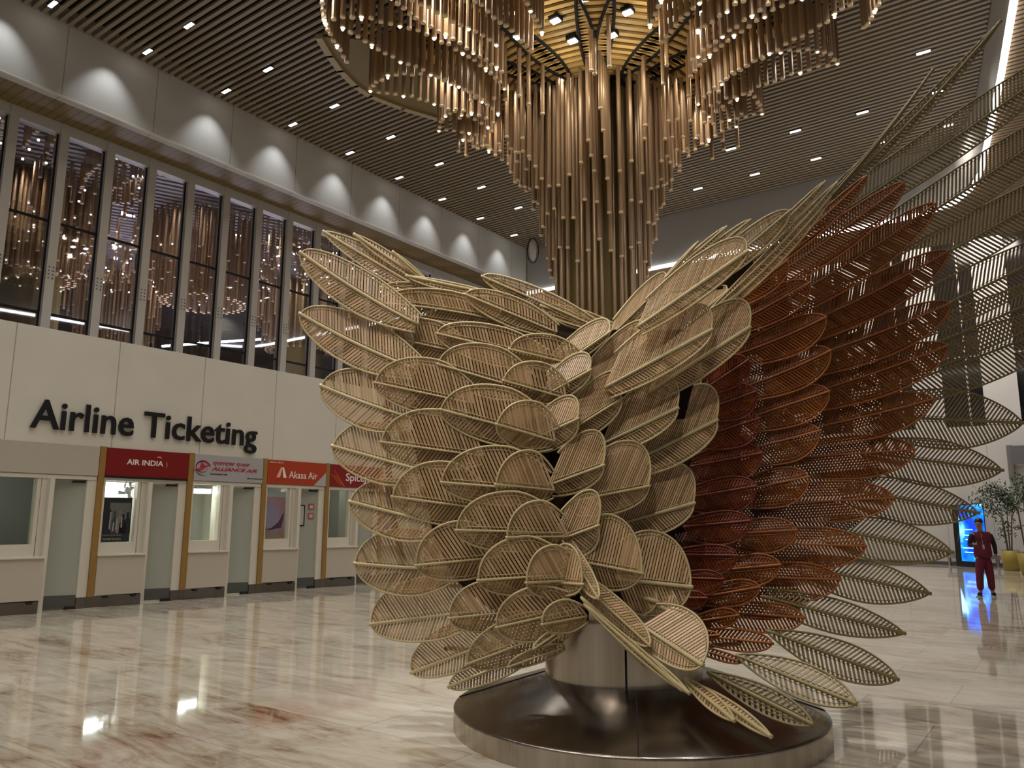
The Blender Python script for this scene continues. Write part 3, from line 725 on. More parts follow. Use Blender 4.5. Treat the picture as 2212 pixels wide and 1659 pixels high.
DATA = {
'T': [(960, 655, 701, 502, 25, 22), (935, 622, 767, 508, 12, 10), (930, 615, 850, 546, 5, 5), (1085, 640, 880, 597, 6, 14), (1345, 712, 1170, 662, 16, 26)],
'L': [(905, 702, 651, 547, 46, 44, -6), (905, 800, 650, 679, 60, 48, -6), (900, 905, 695, 834, 72, 54, -4), (925, 1020, 720, 964, 78, 52),
      (965, 1136, 757, 1084, 74, 56), (985, 1228, 768, 1217, 84, 62, -3), (1040, 1318, 803, 1348, 86, 52), (1100, 1372, 891, 1452, 68, 36), (1150, 1410, 972, 1483, 30, 26)],
'M': [(1075, 668, 827, 620, 22, 22, 4), (1085, 694, 820, 654, 42, 26, 6), (1015, 766, 818, 722, 55, 42), (1025, 872, 812, 826, 76, 44), (1045, 985, 825, 954, 86, 42),
      (1055, 1100, 849, 1072, 90, 46), (1085, 1202, 900, 1220, 86, 42), (1135, 1318, 972, 1334, 72, 38), (1235, 1350, 1013, 1432, 62, 38), (1220, 1396, 1099, 1439, 18, 14), (1225, 1352, 1154, 1400, 12, 8)],
'N': [(1290, 706, 1044, 597, 26, 22), (1180, 718, 1007, 636, 36, 28), (1160, 778, 946, 720, 46, 38), (1262, 792, 1102, 754, 50, 28), (1150, 846, 947, 786, 72, 40), (1200, 860, 1088, 822, 60, 34),
      (1160, 945, 953, 884, 82, 44), (1176, 953, 1074, 916, 70, 40), (1165, 1060, 955, 1041, 88, 40), (1174, 1058, 1072, 1046, 80, 40), (1185, 1150, 987, 1144, 86, 44), (1205, 1158, 1096, 1160, 78, 38),
      (1205, 1240, 1034, 1252, 88, 40), (1230, 1252, 1138, 1258, 78, 38), (1225, 1314, 1074, 1354, 68, 50), (1268, 1330, 1172, 1348, 44, 28)],
'I': [(1312, 732, 1438, 608, 56, 14), (1203, 812, 1316, 718, 64, 14), (1256, 872, 1394, 735, 92, 24), (1193, 858, 1274, 800, 64, 26), (1168, 952, 1247, 905, 74, 40), (1232, 945, 1340, 862, 98, 34),
      (1208, 1048, 1302, 1005, 100, 36), (1262, 1082, 1400, 1050, 118, 44), (1216, 1172, 1291, 1135, 98, 52),
      (1210, 1256, 1258, 1262, 84, 28), (1276, 1212, 1386, 1238, 112, 50), (1234, 1160, 1291, 1292, 20, 20), (1282, 1262, 1402, 1394, 30, 22)],
'X': [(1325, 832, 1536, 713, 108, 36), (1395, 702, 1612, 545, 84, 28), (1420, 842, 1618, 708, 118, 36), (1318, 955, 1462, 882, 108, 36), (1380, 995, 1547, 908, 122, 48), (1335, 1132, 1497, 1087, 116, 46), (1350, 1250, 1492, 1268, 112, 72),
      (1386, 1352, 1516, 1436, 84, 40)],
'U': [(1436, 602, 1506, 525, 3, 3), (1450, 592, 1567, 492, 7, 8), (1500, 572, 1619, 477, 10, 8), (1520, 612, 1704, 457, 30, 28), (1640, 532, 1780, 395, 7, 14), (1536, 672, 1806, 397, 10, 14, -6), (1530, 694, 1792, 428, 9, 14, -8)],
'A': [(1255, 1290, 1388, 1432, 8, 6), (1262, 1305, 1470, 1488, 8, 10), (1330, 1372, 1487, 1496, 10, 9), (1478, 1466, 1585, 1556, 16, 15), (1508, 1480, 1664, 1590, 13, 13)],
'P': [(1528, 1452, 1754, 1565, 30, 27), (1590, 1416, 1847, 1520, 40, 34), (1655, 1362, 1936, 1467, 36, 42), (1715, 1306, 1951, 1368, 34, 38), (1790, 1236, 2006, 1282, 42, 48), (1840, 1152, 2055, 1193, 44, 50),
      (1880, 1066, 2111, 1108, 44, 50), (1930, 986, 2163, 1016, 48, 54), (1950, 902, 2208, 914, 66, 64)],
'Q': [(1560, 640, 2015, 152, 5, 5, -26), (1690, 500, 2160, 48, 16, 16, -22), (1700, 520, 2440, 20, 46, 40, -20), (1760, 600, 2450, 150, 50, 46, -20), (1800, 660, 2460, 300, 52, 50, -18), (1840, 735, 2450, 450, 52, 52, -16), (1850, 800, 2430, 560, 50, 52, -12), (1880, 850, 2400, 655, 58, 60, -8)],
'O': [(1620, 600, 1870, 383, 12, 22, -6), (1570, 660, 1952, 396, 26, 42, -8), (1560, 720, 2020, 441, 32, 48, -12), (1610, 750, 2046, 544, 34, 50, -12), (1650, 800, 2052, 656, 34, 54, -8), (1680, 868, 2045, 748, 38, 54, -6), (1680, 938, 2014, 863, 38, 50, -4),
      (1660, 992, 1975, 972, 38, 54), (1615, 1090, 1929, 1076, 42, 46), (1600, 1172, 1868, 1180, 38, 52), (1580, 1246, 1812, 1252, 34, 50), (1540, 1320, 1735, 1335, 28, 38), (1515, 1374, 1667, 1390, 22, 24), (1500, 1400, 1601, 1430, 10, 10)],
'B': [(1590, 650, 1700, 563, 32, 32), (1580, 705, 1748, 612, 30, 40), (1585, 768, 1783, 686, 30, 46, -4), (1590, 842, 1793, 758, 34, 48, -4), (1600, 908, 1790, 846, 34, 48), (1590, 978, 1769, 931, 34, 50), (1580, 1064, 1746, 1030, 32, 52),
      (1560, 1154, 1720, 1145, 30, 46), (1550, 1232, 1684, 1220, 28, 40), (1515, 1290, 1640, 1268, 24, 32), (1505, 1342, 1594, 1329, 20, 22), (1495, 1376, 1552, 1372, 10, 10)],
'S': [(1530, 835, 1616, 778, 32, 34), (1522, 885, 1633, 846, 30, 44), (1510, 945, 1640, 904, 32, 46), (1490, 1008, 1645, 979, 32, 50), (1480, 1076, 1633, 1050, 30, 48), (1475, 1138, 1620, 1125, 26, 46), (1470, 1198, 1593, 1200, 22, 42), (1470, 1248, 1562, 1251, 18, 36), (1462, 1290, 1526, 1292, 14, 24)]}
for row in [(1285, 815, 1440, 668, 44, 24), (1375, 800, 1570, 628, 48, 28), (1330, 770, 1500, 640, 44, 24), (1260, 900, 1372, 800, 50, 30), (1400, 900, 1510, 790, 60, 40), (1340, 1010, 1440, 960, 60, 40), (1330, 1180, 1425, 1160, 60, 50)]:
    feather('I', *row, zoff=0.22)
for row in [(1340, 1275, 1468, 1328, 62, 48), (1300, 1262, 1420, 1300, 50, 50)]:
    feather('X', *row, zoff=0.28)
for g in 'TLMNIXUAPQOBS':
    for i, row in enumerate(DATA[g]):
        z = 0.0
        if g in 'MNI': z = -0.012*i
        if g == 'N' and 1150 < row[0] < 1240: row = (row[0]+24,)+row[1:]
        if g == 'I' and row[1] > 780 and row[0] < 1300: row = (row[0]-24,)+row[1:]
        if g == 'X' and i < 7: row = (row[0]-20, row[1]+6 if row[1] < 1200 else row[1])+row[2:]
        feather(g, *row, zoff=z)
# second layer of feathers behind the coverts, with shade put into its colour
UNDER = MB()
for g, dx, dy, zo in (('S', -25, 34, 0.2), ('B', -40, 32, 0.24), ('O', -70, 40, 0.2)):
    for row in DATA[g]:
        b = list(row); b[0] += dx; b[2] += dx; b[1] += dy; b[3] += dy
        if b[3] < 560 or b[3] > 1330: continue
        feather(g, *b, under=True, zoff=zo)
o = UNDER.build('under_rust_feathers', RED_SHADE, wing); o['kind'] = 'stuff'
def shade_sheet(rows, zf, name='wing_shade_sheet', nc=10, step=14):
    """painted gap shade: a thin dark shell added behind the feathers; rows of (y, left x, right x, depth left, depth right)"""
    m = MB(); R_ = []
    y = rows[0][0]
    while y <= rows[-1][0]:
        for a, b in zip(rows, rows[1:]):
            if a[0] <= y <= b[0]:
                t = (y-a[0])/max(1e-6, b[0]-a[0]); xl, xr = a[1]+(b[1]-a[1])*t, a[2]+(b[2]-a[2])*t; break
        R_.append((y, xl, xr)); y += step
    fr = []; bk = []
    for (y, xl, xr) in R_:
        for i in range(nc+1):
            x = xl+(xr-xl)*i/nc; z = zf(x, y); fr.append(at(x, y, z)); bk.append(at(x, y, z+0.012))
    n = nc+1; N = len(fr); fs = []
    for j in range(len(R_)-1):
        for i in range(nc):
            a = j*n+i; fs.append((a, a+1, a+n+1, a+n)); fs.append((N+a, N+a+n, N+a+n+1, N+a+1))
    return m.add(fr+bk, fs).build(name, GAP_SHADE, wing, True)
shade_sheet([(640, 1020, 1080), (690, 900, 1310), (760, 890, 1270), (850, 880, 1210), (950, 890, 1190), (1050, 915, 1185), (1150, 935, 1205), (1250, 980, 1245), (1310, 1050, 1272), (1345, 1110, 1272)], lambda x, y: zk(y)+0.0012*max(0, xk(y)-x)+0.34)
shade_sheet([(712, 1325, 1530), (740, 1280, 1530), (800, 1235, 1505), (900, 1200, 1480), (1000, 1180, 1460), (1100, 1180, 1455), (1200, 1225, 1462), (1290, 1290, 1470), (1310, 1330, 1475)], lambda x, y: min(6.72, zk(y)+0.0017*max(0, x-xk(y))+0.40))
shade_sheet([(560, 1570, 1625), (620, 1520, 1640), (700, 1490, 1640), (800, 1450, 1600), (1000, 1425, 1600), (1200, 1435, 1570), (1330, 1470, 1540), (1400, 1490, 1530)], lambda x, y: depth('S', x, y)+0.5)
# steel armature inside
top = at(1330, 760, 7.0)
m = MB(); ctr = Vector((PC.x, PC.y, 0.9))
m.tube([ctr, at(1330, 1100, 6.9), top], 0.06, 8)
for (x, y, z) in [(900, 700, 7.0), (840, 900, 7.0), (850, 1090, 7.0), (880, 1260, 7.0), (960, 1400, 6.9), (1560, 620, 7.3), (1650, 760, 7.8), (1700, 900, 7.9), (1720, 1060, 7.8), (1680, 1230, 7.6), (1600, 1390, 7.1)]:
    m.tube([at(1330, min(1250, max(800, y)), 6.9), at((x+1330)/2, y+10, (z+6.9)/2+0.1), at(x, y, z)], 0.022, 6)
m.tube([at(840, 760, 7.0), at(835, 900, 7.0), at(842, 1090, 7.0), at(880, 1260, 7.0)], 0.03, 8)
m.build('armature', STEELD, wing, True)
print('FEATHERS', FCOUNT, sum(FCOUNT.values()))

# ------------------------------------------------------------------ ticket counters along the left wall
TXB = mat('letter_black', (0.008, 0.008, 0.009), 0.35)
TXW = mat('letter_white', (0.85, 0.83, 0.80), 0.5)
sgn = thing('wall_lettering', 'large black raised letters reading Airline Ticketing on the white wall above the counters', 'lettering', (-15, 6.2, 3.2))
for body, y0, y1, hh in (('Airline', 6.18, 8.06, 0.515), ('Ticketing', 8.26, 10.92, 0.515)):
    if body == 'Ticketing':
        text('word', body, TXB, (-14.97, y0, 3.205-0.155), y1-y0, 0.515+0.16, sgn, 0.02, 0.013)
    else:
        text('word', body, TXB, (-14.97, y0, 3.20), y1-y0, 0.53, sgn, 0.02, 0.013)
P0 = 7.46; BP = 1.84
struct('wall_counter_back', MB().box(-17.3, -17.2, -6, 34, 0, 4.9), mat('counter_back_wall', (0.48, 0.47, 0.42), 0.5)).name = 'wall_left_inner'
struct('ceiling_counters', MB().box(-17.3, -15.2, -6, 34, 2.9, 2.96), FRAMEW).name = 'ceiling.003'
struct('floor_counters', MB().box(-17.3, -16.2, -6, 34, -0.3, 0), FLOOR).name = 'floor.002'
WHERE = {-2: 'nearest the camera, out of frame', -1: 'blank header, at the photo\'s left edge', 0: 'under the dark red sign', 1: 'under the light grey sign', 2: 'under the orange sign', 3: 'under the half hidden red sign', 4: 'second hidden behind the left wing', 5: 'third hidden behind the left wing'}
for k in range(-2, 8):
    Y = P0+BP*k
    lab = WHERE.get(k, 'far along the wall behind the wings')
    b = thing('ticket_counter', 'white ticket booth with window and door, '+lab, 'counter', (-15, Y, 0), 'ticket counters along the left wall')
    # fixed carcass: header, frame round the window, jambs
    m = MB(); X = -15.0
    m.box(X-0.12, X, Y+0.12, Y+BP-0.004, 2.39, 2.97)                       # header behind the sign
    m.box(X-0.12, X+0.015, Y+0.12, Y+BP-0.02, 2.33, 2.395)
    m.box(X-0.12, X, Y+0.12, Y+0.17, 0.2, 2.35)
    m.box(X-0.12, X, Y+0.17, Y+0.80, 0.95, 1.17)
    m.box(X-0.12, X, Y+0.80, Y+0.86, 0.95, 2.35).box(X-0.12, X-0.02, Y+0.86, Y+0.875, 1.3, 2.33).box(X-0.12, X, Y+0.875, Y+0.97, 0.95, 2.35)
    m.box(X-0.55, X+0.10, Y+0.97, Y+1.05, 0, 2.33)                    # jamb that sticks out beside the door
    m.box(X-0.12, X, Y+1.66, Y+BP-0.004, 0.2, 2.35)
    m.box(X-0.50, X-0.12, Y+1.05, Y+BP-0.004, 2.33, 2.39)
    m.build('carcass', FRAMEW, b)
    MB().box(X-0.02, X+0.035, Y, Y+0.115, 0.2, 2.97).build('post', WOODP, b)
    # slanting counter front: flush at the post, forward at the jamb
    f = MB()
    f.prism([(X-0.1, Y+0.13, 0.22), (X+0.02, Y+0.13, 0.22), (X+0.20, Y+0.955, 0.22), (X-0.1, Y+0.955, 0.22)], (0, 0, 0.71))
    fr = f.build('counter_front', COUNTER, b)
    MB().prism([(X-0.1, Y+0.115, 0.93), (X+0.05, Y+0.115, 0.93), (X+0.235, Y+0.965, 0.93), (X-0.1, Y+0.965, 0.93)], (0, 0, 0.03)).build('counter_top', FRAMEW, b)
    pl = MB().prism([(X-0.1, Y+0.13, 0), (X-0.0, Y+0.13, 0), (X+0.17, Y+0.94, 0), (X-0.1, Y+0.94, 0)], (0, 0, 0.2)).build('plinth', PLINTH, b)
    h = MB()
    for q in (0.22, 0.82):
        yy = Y+0.13+0.81*q; xx = X+0.02+0.17*q
        h.prism([(xx, yy-0.05, 0.2), (xx, yy-0.03, 0.16), (xx, yy+0.03, 0.16), (xx, yy+0.05, 0.2)], (0.03, 0.006, 0))
    h.build('foot_bracket', BLK, pl)
    MB().box(X-0.1, X, Y, Y+0.13, 0, 0.2).build('plinth_end', PLINTH, b)
    MB().prism([(X-0.1, Y+1.66, 0), (X, Y+1.66, 0), (X, Y+BP-0.004, 0), (X-0.1, Y+BP-0.004, 0)], (0, 0, 0.2)).build('plinth_end', PLINTH, b)
    # frosted door, slightly set back at its left edge
    d = MB().prism([(X-0.22, Y+1.05, 0.03), (X-0.235, Y+1.05, 0.03), (X-0.055, Y+1.66, 0.03), (X-0.04, Y+1.66, 0.03)], (0, 0, 2.28)).build('door', FROST, b)
    MB().prism([(X-0.215, Y+1.05, 0.03), (X-0.24, Y+1.05, 0.03), (X-0.06, Y+1.66, 0.03), (X-0.03, Y+1.66, 0.03)], (0, 0, 0.22)).build('kick_plate', PLDARK, d)
    MB().tube([(X-0.17, Y+1.09, 1.0), (X-0.14, Y+1.085, 1.02), (X-0.14, Y+1.085, 1.50), (X-0.17, Y+1.09, 1.52)], 0.013, 8).build('handle', BLK, d, True)
    MB().box(X-0.10, X-0.02, Y+1.44, Y+1.64, 2.27, 2.31).build('hinge', BLK, d); MB().box(X-0.10, X-0.02, Y+1.5, Y+1.64, 0.0, 0.05).build('hinge', BLK, d)
    # booth interior
    MB().box(X-2.2, X-0.12, Y+0.02, Y+0.06, 0, 2.9).build('partition', FRAMEW, b)
    MB().box(X-0.09, X-0.08, Y+0.17, Y+0.80, 1.17, 2.33).build('window_pane', GLASSC, b)
    MB().box(X-0.6, X-0.12, Y+0.06, Y+0.95, 1.10, 1.14).build('inner_shelf', COUNTER, b)
    if k in (0, 1):
        MB().box(X-0.60, X-0.52, Y+0.10, Y+0.92, 2.16, 2.26).build('tube_lamp', mat('tube_lamp_glow', (1, 1, 1), emit=11, emitcol=(0.97, 1.0, 0.98)), b)
        light('AREA', 'booth_lamp_beam', (X-0.75, Y+0.5, 2.3), 16, (0.97, 1.0, 0.95), 0.4)
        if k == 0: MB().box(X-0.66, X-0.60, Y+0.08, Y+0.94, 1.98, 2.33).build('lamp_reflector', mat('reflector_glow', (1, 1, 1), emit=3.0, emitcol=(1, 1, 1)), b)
    else:
        light('AREA', 'booth_lamp_beam', (X-1.0, Y+0.5, 2.85), 9 if k == 2 else 5, (0.97, 1.0, 0.95), 0.3)
# sign boards
def board(k, mt, label):
    Y = P0+BP*k
    s = thing('sign_board', label, 'sign', (-14.98, Y+0.12, 2.40))
    MB().box(-14.995, -14.965, Y+0.125, Y+BP-0.01, 2.41, 2.955).build('panel', mt, s)
    return s, Y
XT = -14.962
s, Y = board(0, mat('sign_dark_red', (0.20, 0.004, 0.004), 0.4), 'dark red sign board with white airline lettering and a small gold arc')
text('lettering', 'AIR INDIA', TXW, (XT, 7.98, 2.655), 0.75, 0.105, s, 0.004, 0.012)
def arc(cx, cy, r, a0, a1, w, m, parent, name='emblem', n=14, ry=None):
    mb = MB(); P = []
    for i in range(n+1):
        a = R(a0+(a1-a0)*i/n); ww = w*math.sin(math.pi*(i+0.35)/(n+0.7))
        P.append((Vector((XT, cx+(r-ww/2)*math.cos(a), cy+(ry or r)/r*(r-ww/2)*math.sin(a))), Vector((XT, cx+(r+ww/2)*math.cos(a), cy+(ry or r)/r*(r+ww/2)*math.sin(a)))))
    for (a, b), (c, d) in zip(P, P[1:]): mb.prism([a, b, d, c], (0.004, 0, 0))
    return mb.build(name, m, parent)
GO = mat('emblem_gold', (0.55, 0.22, 0.06), 0.4); PK = mat('emblem_salmon', (0.75, 0.28, 0.20), 0.4)
arc(8.62, 2.68, 0.155, 60, 105, 0.028, PK, s); arc(8.66, 2.68, 0.15, -25, 35, 0.022, GO, s)
MB().box(-14.99, -14.95, Y+0.125, Y+BP-0.01, 2.385, 2.425).build('shadow_gap', BLK, s)
s, Y = board(1, mat('sign_grey_white', (0.40, 0.39, 0.40), 0.4), 'light grey sign board with red slanted airline lettering and a round line emblem')
RD = mat('letter_crimson', (0.42, 0.015, 0.05), 0.4)
try: text('lettering', 'एलाएंस एअर', RD, (XT, 9.86, 2.735), 0.92, 0.105, s, 0.004, 0.006, shear=0.3)
except Exception as ex: print('hindi', ex)
text('lettering', 'ALLIANCE AIR', RD, (XT, 9.83, 2.635), 1.14, 0.075, s, 0.004, 0.02, shear=0.35)
text('small_lettering', 'Connecting India', BLK, (XT, 9.80, 2.535), 0.42, 0.045, s, 0.003, 0.008)
text('small_lettering', 'Alliance Air Aviation Limited', BLK, (XT, 10.72, 2.49), 0.40, 0.028, s, 0.003, 0.0)
arc(9.60, 2.70, 0.135, 0, 359, 0.022, RD, s, n=30, ry=0.115); arc(9.62, 2.62, 0.20, 20, 150, 0.03, RD, s); arc(9.50, 2.86, 0.24, 255, 320, 0.026, RD, s); arc(9.63, 2.72, 0.20, 200, 290, 0.012, BLK, s)
MB().prism([(XT, 9.38, 2.60), (XT, 9.78, 2.73), (XT, 9.80, 2.76), (XT, 9.38, 2.61)], (0.004, 0, 0)).prism([(XT, 9.55, 2.66), (XT, 9.70, 2.70), (XT, 9.58, 2.80)], (0.005, 0, 0)).build('emblem', RD, s)
s, Y = board(2, mat('sign_orange_red', (0.42, 0.045, 0.008), 0.4), 'orange sign board with white airline lettering and a grey corner')
text('lettering', 'Akasa Air', TXW, (XT, 11.86, 2.56), 0.84, 0.16, s, 0.004, 0.0)
MB().prism([(XT, 11.50, 2.56), (XT, 11.60, 2.56), (XT, 11.67, 2.80), (XT, 11.62, 2.80)], (0.004, 0, 0)).build('emblem', mat('emblem_peach', (0.80, 0.45, 0.30), 0.4), s)
MB().prism([(XT, 11.66, 2.80), (XT, 11.70, 2.80), (XT, 11.79, 2.56), (XT, 11.70, 2.56)], (0.004, 0, 0)).build('emblem', TXW, s)
text('small_lettering', 'DIRECT WITH', TXW, (XT, 11.30, 2.885), 0.38, 0.03, s, 0.003, 0.0)
MB().prism([(XT-0.001, Y+BP-0.38, 2.41), (XT-0.001, Y+BP-0.01, 2.41), (XT-0.001, Y+BP-0.01, 2.74), (XT-0.001, Y+BP-0.16, 2.60)], (0.003, 0, 0)).build('corner', mat('sign_corner_grey', (0.45, 0.43, 0.44), 0.4), s)
s, Y = board(3, mat('sign_red', (0.24, 0.006, 0.006), 0.4), 'red sign board with orange dots and white lettering, half hidden by the left wing')
text('lettering', 'SpiceJet', TXW, (XT, 13.62, 2.50), 0.95, 0.26, s, 0.004, 0.010)
m = MB()
for i in range(9):
    for j in range(3): m.box(XT, XT+0.003, Y+0.16+j*0.07+i*0.03, Y+0.19+j*0.07+i*0.03, 2.70-i*0.03-j*0.015, 2.72-i*0.03-j*0.015)
m.build('dot_pattern', mat('sign_orange_dots', (0.60, 0.12, 0.02), 0.4), s)
MB().prism([(XT, Y+0.10+0.13, 2.82), (XT, Y+0.25, 2.82), (XT, Y+0.62, 2.42), (XT, Y+0.58, 2.42)], (0.002, 0, 0)).build('line', mat('sign_orange_dots', (0, 0, 0)), s)
struct('trim_4', MB().box(-14.995, -14.97, P0-BP*2, P0-0.01, 2.41, 2.955), mat('blank_header', (0.47, 0.43, 0.36), 0.5))
# posters
def flat(name, pts, z, m, parent, off): return MB().prism([(off, a, b) for a, b in pts], (0.003, 0, 0)).build(name, m, parent)
XP = -15.10
y0 = P0+0.17
ps = thing('poster', 'dark photographic poster of people in black suits behind the first red-sign window', 'poster', (XP, y0, 1.2))
DK = mat('poster_black', (0.012, 0.012, 0.014), 0.35); GR = mat('poster_grey', (0.26, 0.23, 0.22), 0.4); SK = mat('poster_skin', (0.30, 0.20, 0.16), 0.4); GD = mat('poster_slate', (0.05, 0.05, 0.06), 0.4)
flat('sheet', [(y0, 1.18), (y0+0.60, 1.18), (y0+0.60, 2.02), (y0, 2.02)], 0, DK, ps, XP)
flat('backdrop', [(y0+0.16, 1.34), (y0+0.56, 1.34), (y0+0.58, 1.92), (y0+0.17, 1.92)], 0, GR, ps, XP+0.004)
for (cx, hz, w, mt) in [(0.10, 1.95, 0.11, DK), (0.27, 1.76, 0.05, GD), (0.38, 1.78, 0.07, SK), (0.44, 1.70, 0.07, DK), (0.53, 1.74, 0.07, DK)]:
    flat('suited_figure', [(y0+cx-w, 1.34), (y0+cx+w, 1.34), (y0+cx+w*0.9, hz-0.18), (y0+cx+w*0.35, hz-0.10), (y0+cx+w*0.4, hz), (y0+cx-w*0.4, hz), (y0+cx-w*0.35, hz-0.10), (y0+cx-w*0.9, hz-0.18)], 0, mt, ps, XP+0.008)
for (a, b, c, d) in [(0.17, 1.42, 0.20, 1.74), (0.30, 1.40, 0.33, 1.62), (0.40, 1.45, 0.42, 1.66), (0.235, 1.38, 0.27, 1.55)]:
    flat('highlight', [(y0+a, b), (y0+a+0.03, b), (y0+c, d), (y0+c-0.02, d)], 0, mat('poster_pale', (0.48, 0.42, 0.40), 0.4), ps, XP+0.012)
flat('band', [(y0, 1.19), (y0+0.05, 1.19), (y0+0.05, 1.34), (y0, 1.34)], 0, RD, ps, XP+0.012)
text('lettering', 'THE NEW AIR INDIA', mat('poster_gold', (0.45, 0.36, 0.22), 0.4), (XP+0.012, y0+0.07, 1.215), 0.36, 0.035, ps, 0.002, 0.01)
text('lettering', 'REBORN. REIMAGINED', GR, (XP+0.012, y0+0.07, 1.29), 0.36, 0.03, ps, 0.002, 0.0)
y0 = P0+BP*2+0.17
ps = thing('poster', 'pink and violet sky poster with a dark aeroplane tail behind the orange-sign window', 'poster', (XP, y0, 1.2))
flat('sky', [(y0, 1.18), (y0+0.60, 1.18), (y0+0.60, 2.12), (y0, 2.12)], 0, mat('poster_pink', (0.62, 0.30, 0.42), 0.4, noise=0.25, nscale=1.6), ps, XP)
flat('violet_cloud', [(y0, 1.35), (y0+0.40, 1.35), (y0+0.50, 1.55), (y0+0.38, 1.85), (y0+0.12, 2.0), (y0, 1.98)], 0, mat('poster_violet', (0.50, 0.38, 0.62), 0.4), ps, XP+0.004)
flat('header', [(y0, 2.12), (y0+0.60, 2.12), (y0+0.60, 2.24), (y0, 2.24)], 0, mat('poster_lilac', (0.75, 0.72, 0.85), 0.4), ps, XP)
flat('plane_tail', [(y0, 1.40), (y0+0.10, 1.39), (y0+0.24, 1.42), (y0+0.42, 1.55), (y0+0.54, 1.75), (y0+0.56, 1.75), (y0+0.52, 1.52), (y0+0.50, 1.42), (y0+0.20, 1.37), (y0, 1.38)], 0, mat('poster_plum', (0.09, 0.02, 0.07), 0.4), ps, XP+0.008)
flat('ground_band', [(y0, 1.18), (y0+0.60, 1.18), (y0+0.60, 1.34), (y0, 1.36)], 0, mat('poster_rose', (0.52, 0.28, 0.24), 0.4), ps, XP+0.006)
# notices on the third door
yb = P0+BP*2
nt_ = thing('notice', 'small framed white notice on the glass door under the orange sign', 'notice', (-15.12, yb+1.15, 1.7))
def doorx(d): return -15.22+(d-1.05)*0.295+0.012
m = MB()
for (d0, d1, z0, z1, mi, o) in [(1.08, 1.36, 1.45, 1.95, 1, 0), (1.10, 1.33, 1.48, 1.92, 0, 0.004)]:
    m.prism([(doorx(d0)+o, yb+d0, z0), (doorx(d1)+o, yb+d1, z0), (doorx(d1)+o, yb+d1, z1), (doorx(d0)+o, yb+d0, z1)], (0.004, 0, 0), mi)
m.build('sheet', [mat('paper_grey', (0.50, 0.49, 0.50), 0.5), BLK], nt_)
for i, z in enumerate((1.84, 1.62)):
    st = thing('door_sticker', ('upper' if i == 0 else 'lower')+' small red square sticker on the glass door under the orange sign', 'sticker', (-15.05, yb+1.5, z))
    m = MB(); m.prism([(doorx(1.44), yb+1.44, z), (doorx(1.58), yb+1.58, z), (doorx(1.58), yb+1.58, z+0.14), (doorx(1.44), yb+1.44, z+0.14)], (0.004, 0, 0))
    m.build('square', mat('sticker_red', (0.40, 0.10, 0.11), 0.4), st)
    m = MB(); m.prism([(doorx(1.47)+0.004, yb+1.47, z+0.03), (doorx(1.55)+0.004, yb+1.55, z+0.03), (doorx(1.55)+0.004, yb+1.55, z+0.11), (doorx(1.47)+0.004, yb+1.47, z+0.11)], (0.003, 0, 0)).build('symbol', mat('sticker_pale', (0.6, 0.42, 0.40), 0.4), st)
# wall fan in the first booth
fanc = Vector((-15.30, 8.22, 2.14))
fan = thing('wall_fan', 'white wall fan with wire cage hanging inside the booth under the dark red sign', 'fan', fanc)
nrm = Vector((0.75, -0.35, -0.55)).normalized(); e1 = nrm.cross(Vector((0, 0, 1))).normalized(); e2 = nrm.cross(e1)
FW = mat('fan_plastic', (0.50, 0.50, 0.50), 0.4)
m = MB()
for rr, dz in ((0.18, 0), (0.19, 0.04), (0.15, 0.07), (0.10, 0.085), (0.05, 0.09)):
    m.tube([fanc+nrm*dz+(e1*math.cos(a*0.3927/1)+e2*math.sin(a*0.3927))*rr for a in range(16)], 0.004, 4, closed=True)
for i in range(28):
    a = 2*math.pi*i/28; d = e1*math.cos(a)+e2*math.sin(a)
    m.tube([fanc+nrm*0.09+d*0.04, fanc+nrm*0.07+d*0.15, fanc+nrm*0.04+d*0.19, fanc+d*0.18, fanc-nrm*0.02+d*0.05], 0.0022, 3)
m.build('cage', FW, fan)
for i in range(3):
    a = 2.1*i; d = e1*math.cos(a)+e2*math.sin(a); s2 = nrm.cross(d)
    MB().prism([fanc+nrm*0.03+d*0.03-s2*0.015, fanc+nrm*0.03+d*0.16-s2*0.05, fanc+nrm*0.045+d*0.165+s2*0.03, fanc+nrm*0.045+d*0.03+s2*0.02], nrm*0.003).build('blade', FW, fan)
MB().tube([fanc-nrm*0.12, fanc-nrm*0.10, fanc-nrm*0.02, fanc+nrm*0.02], [0.03, 0.055, 0.06, 0.04], 12).tube([fanc-nrm*0.08, fanc+Vector((-0.12, 0, 0.08)), fanc+Vector((-0.12, 0.02, 0.20))], 0.022, 8).build('motor', FW, fan, True)

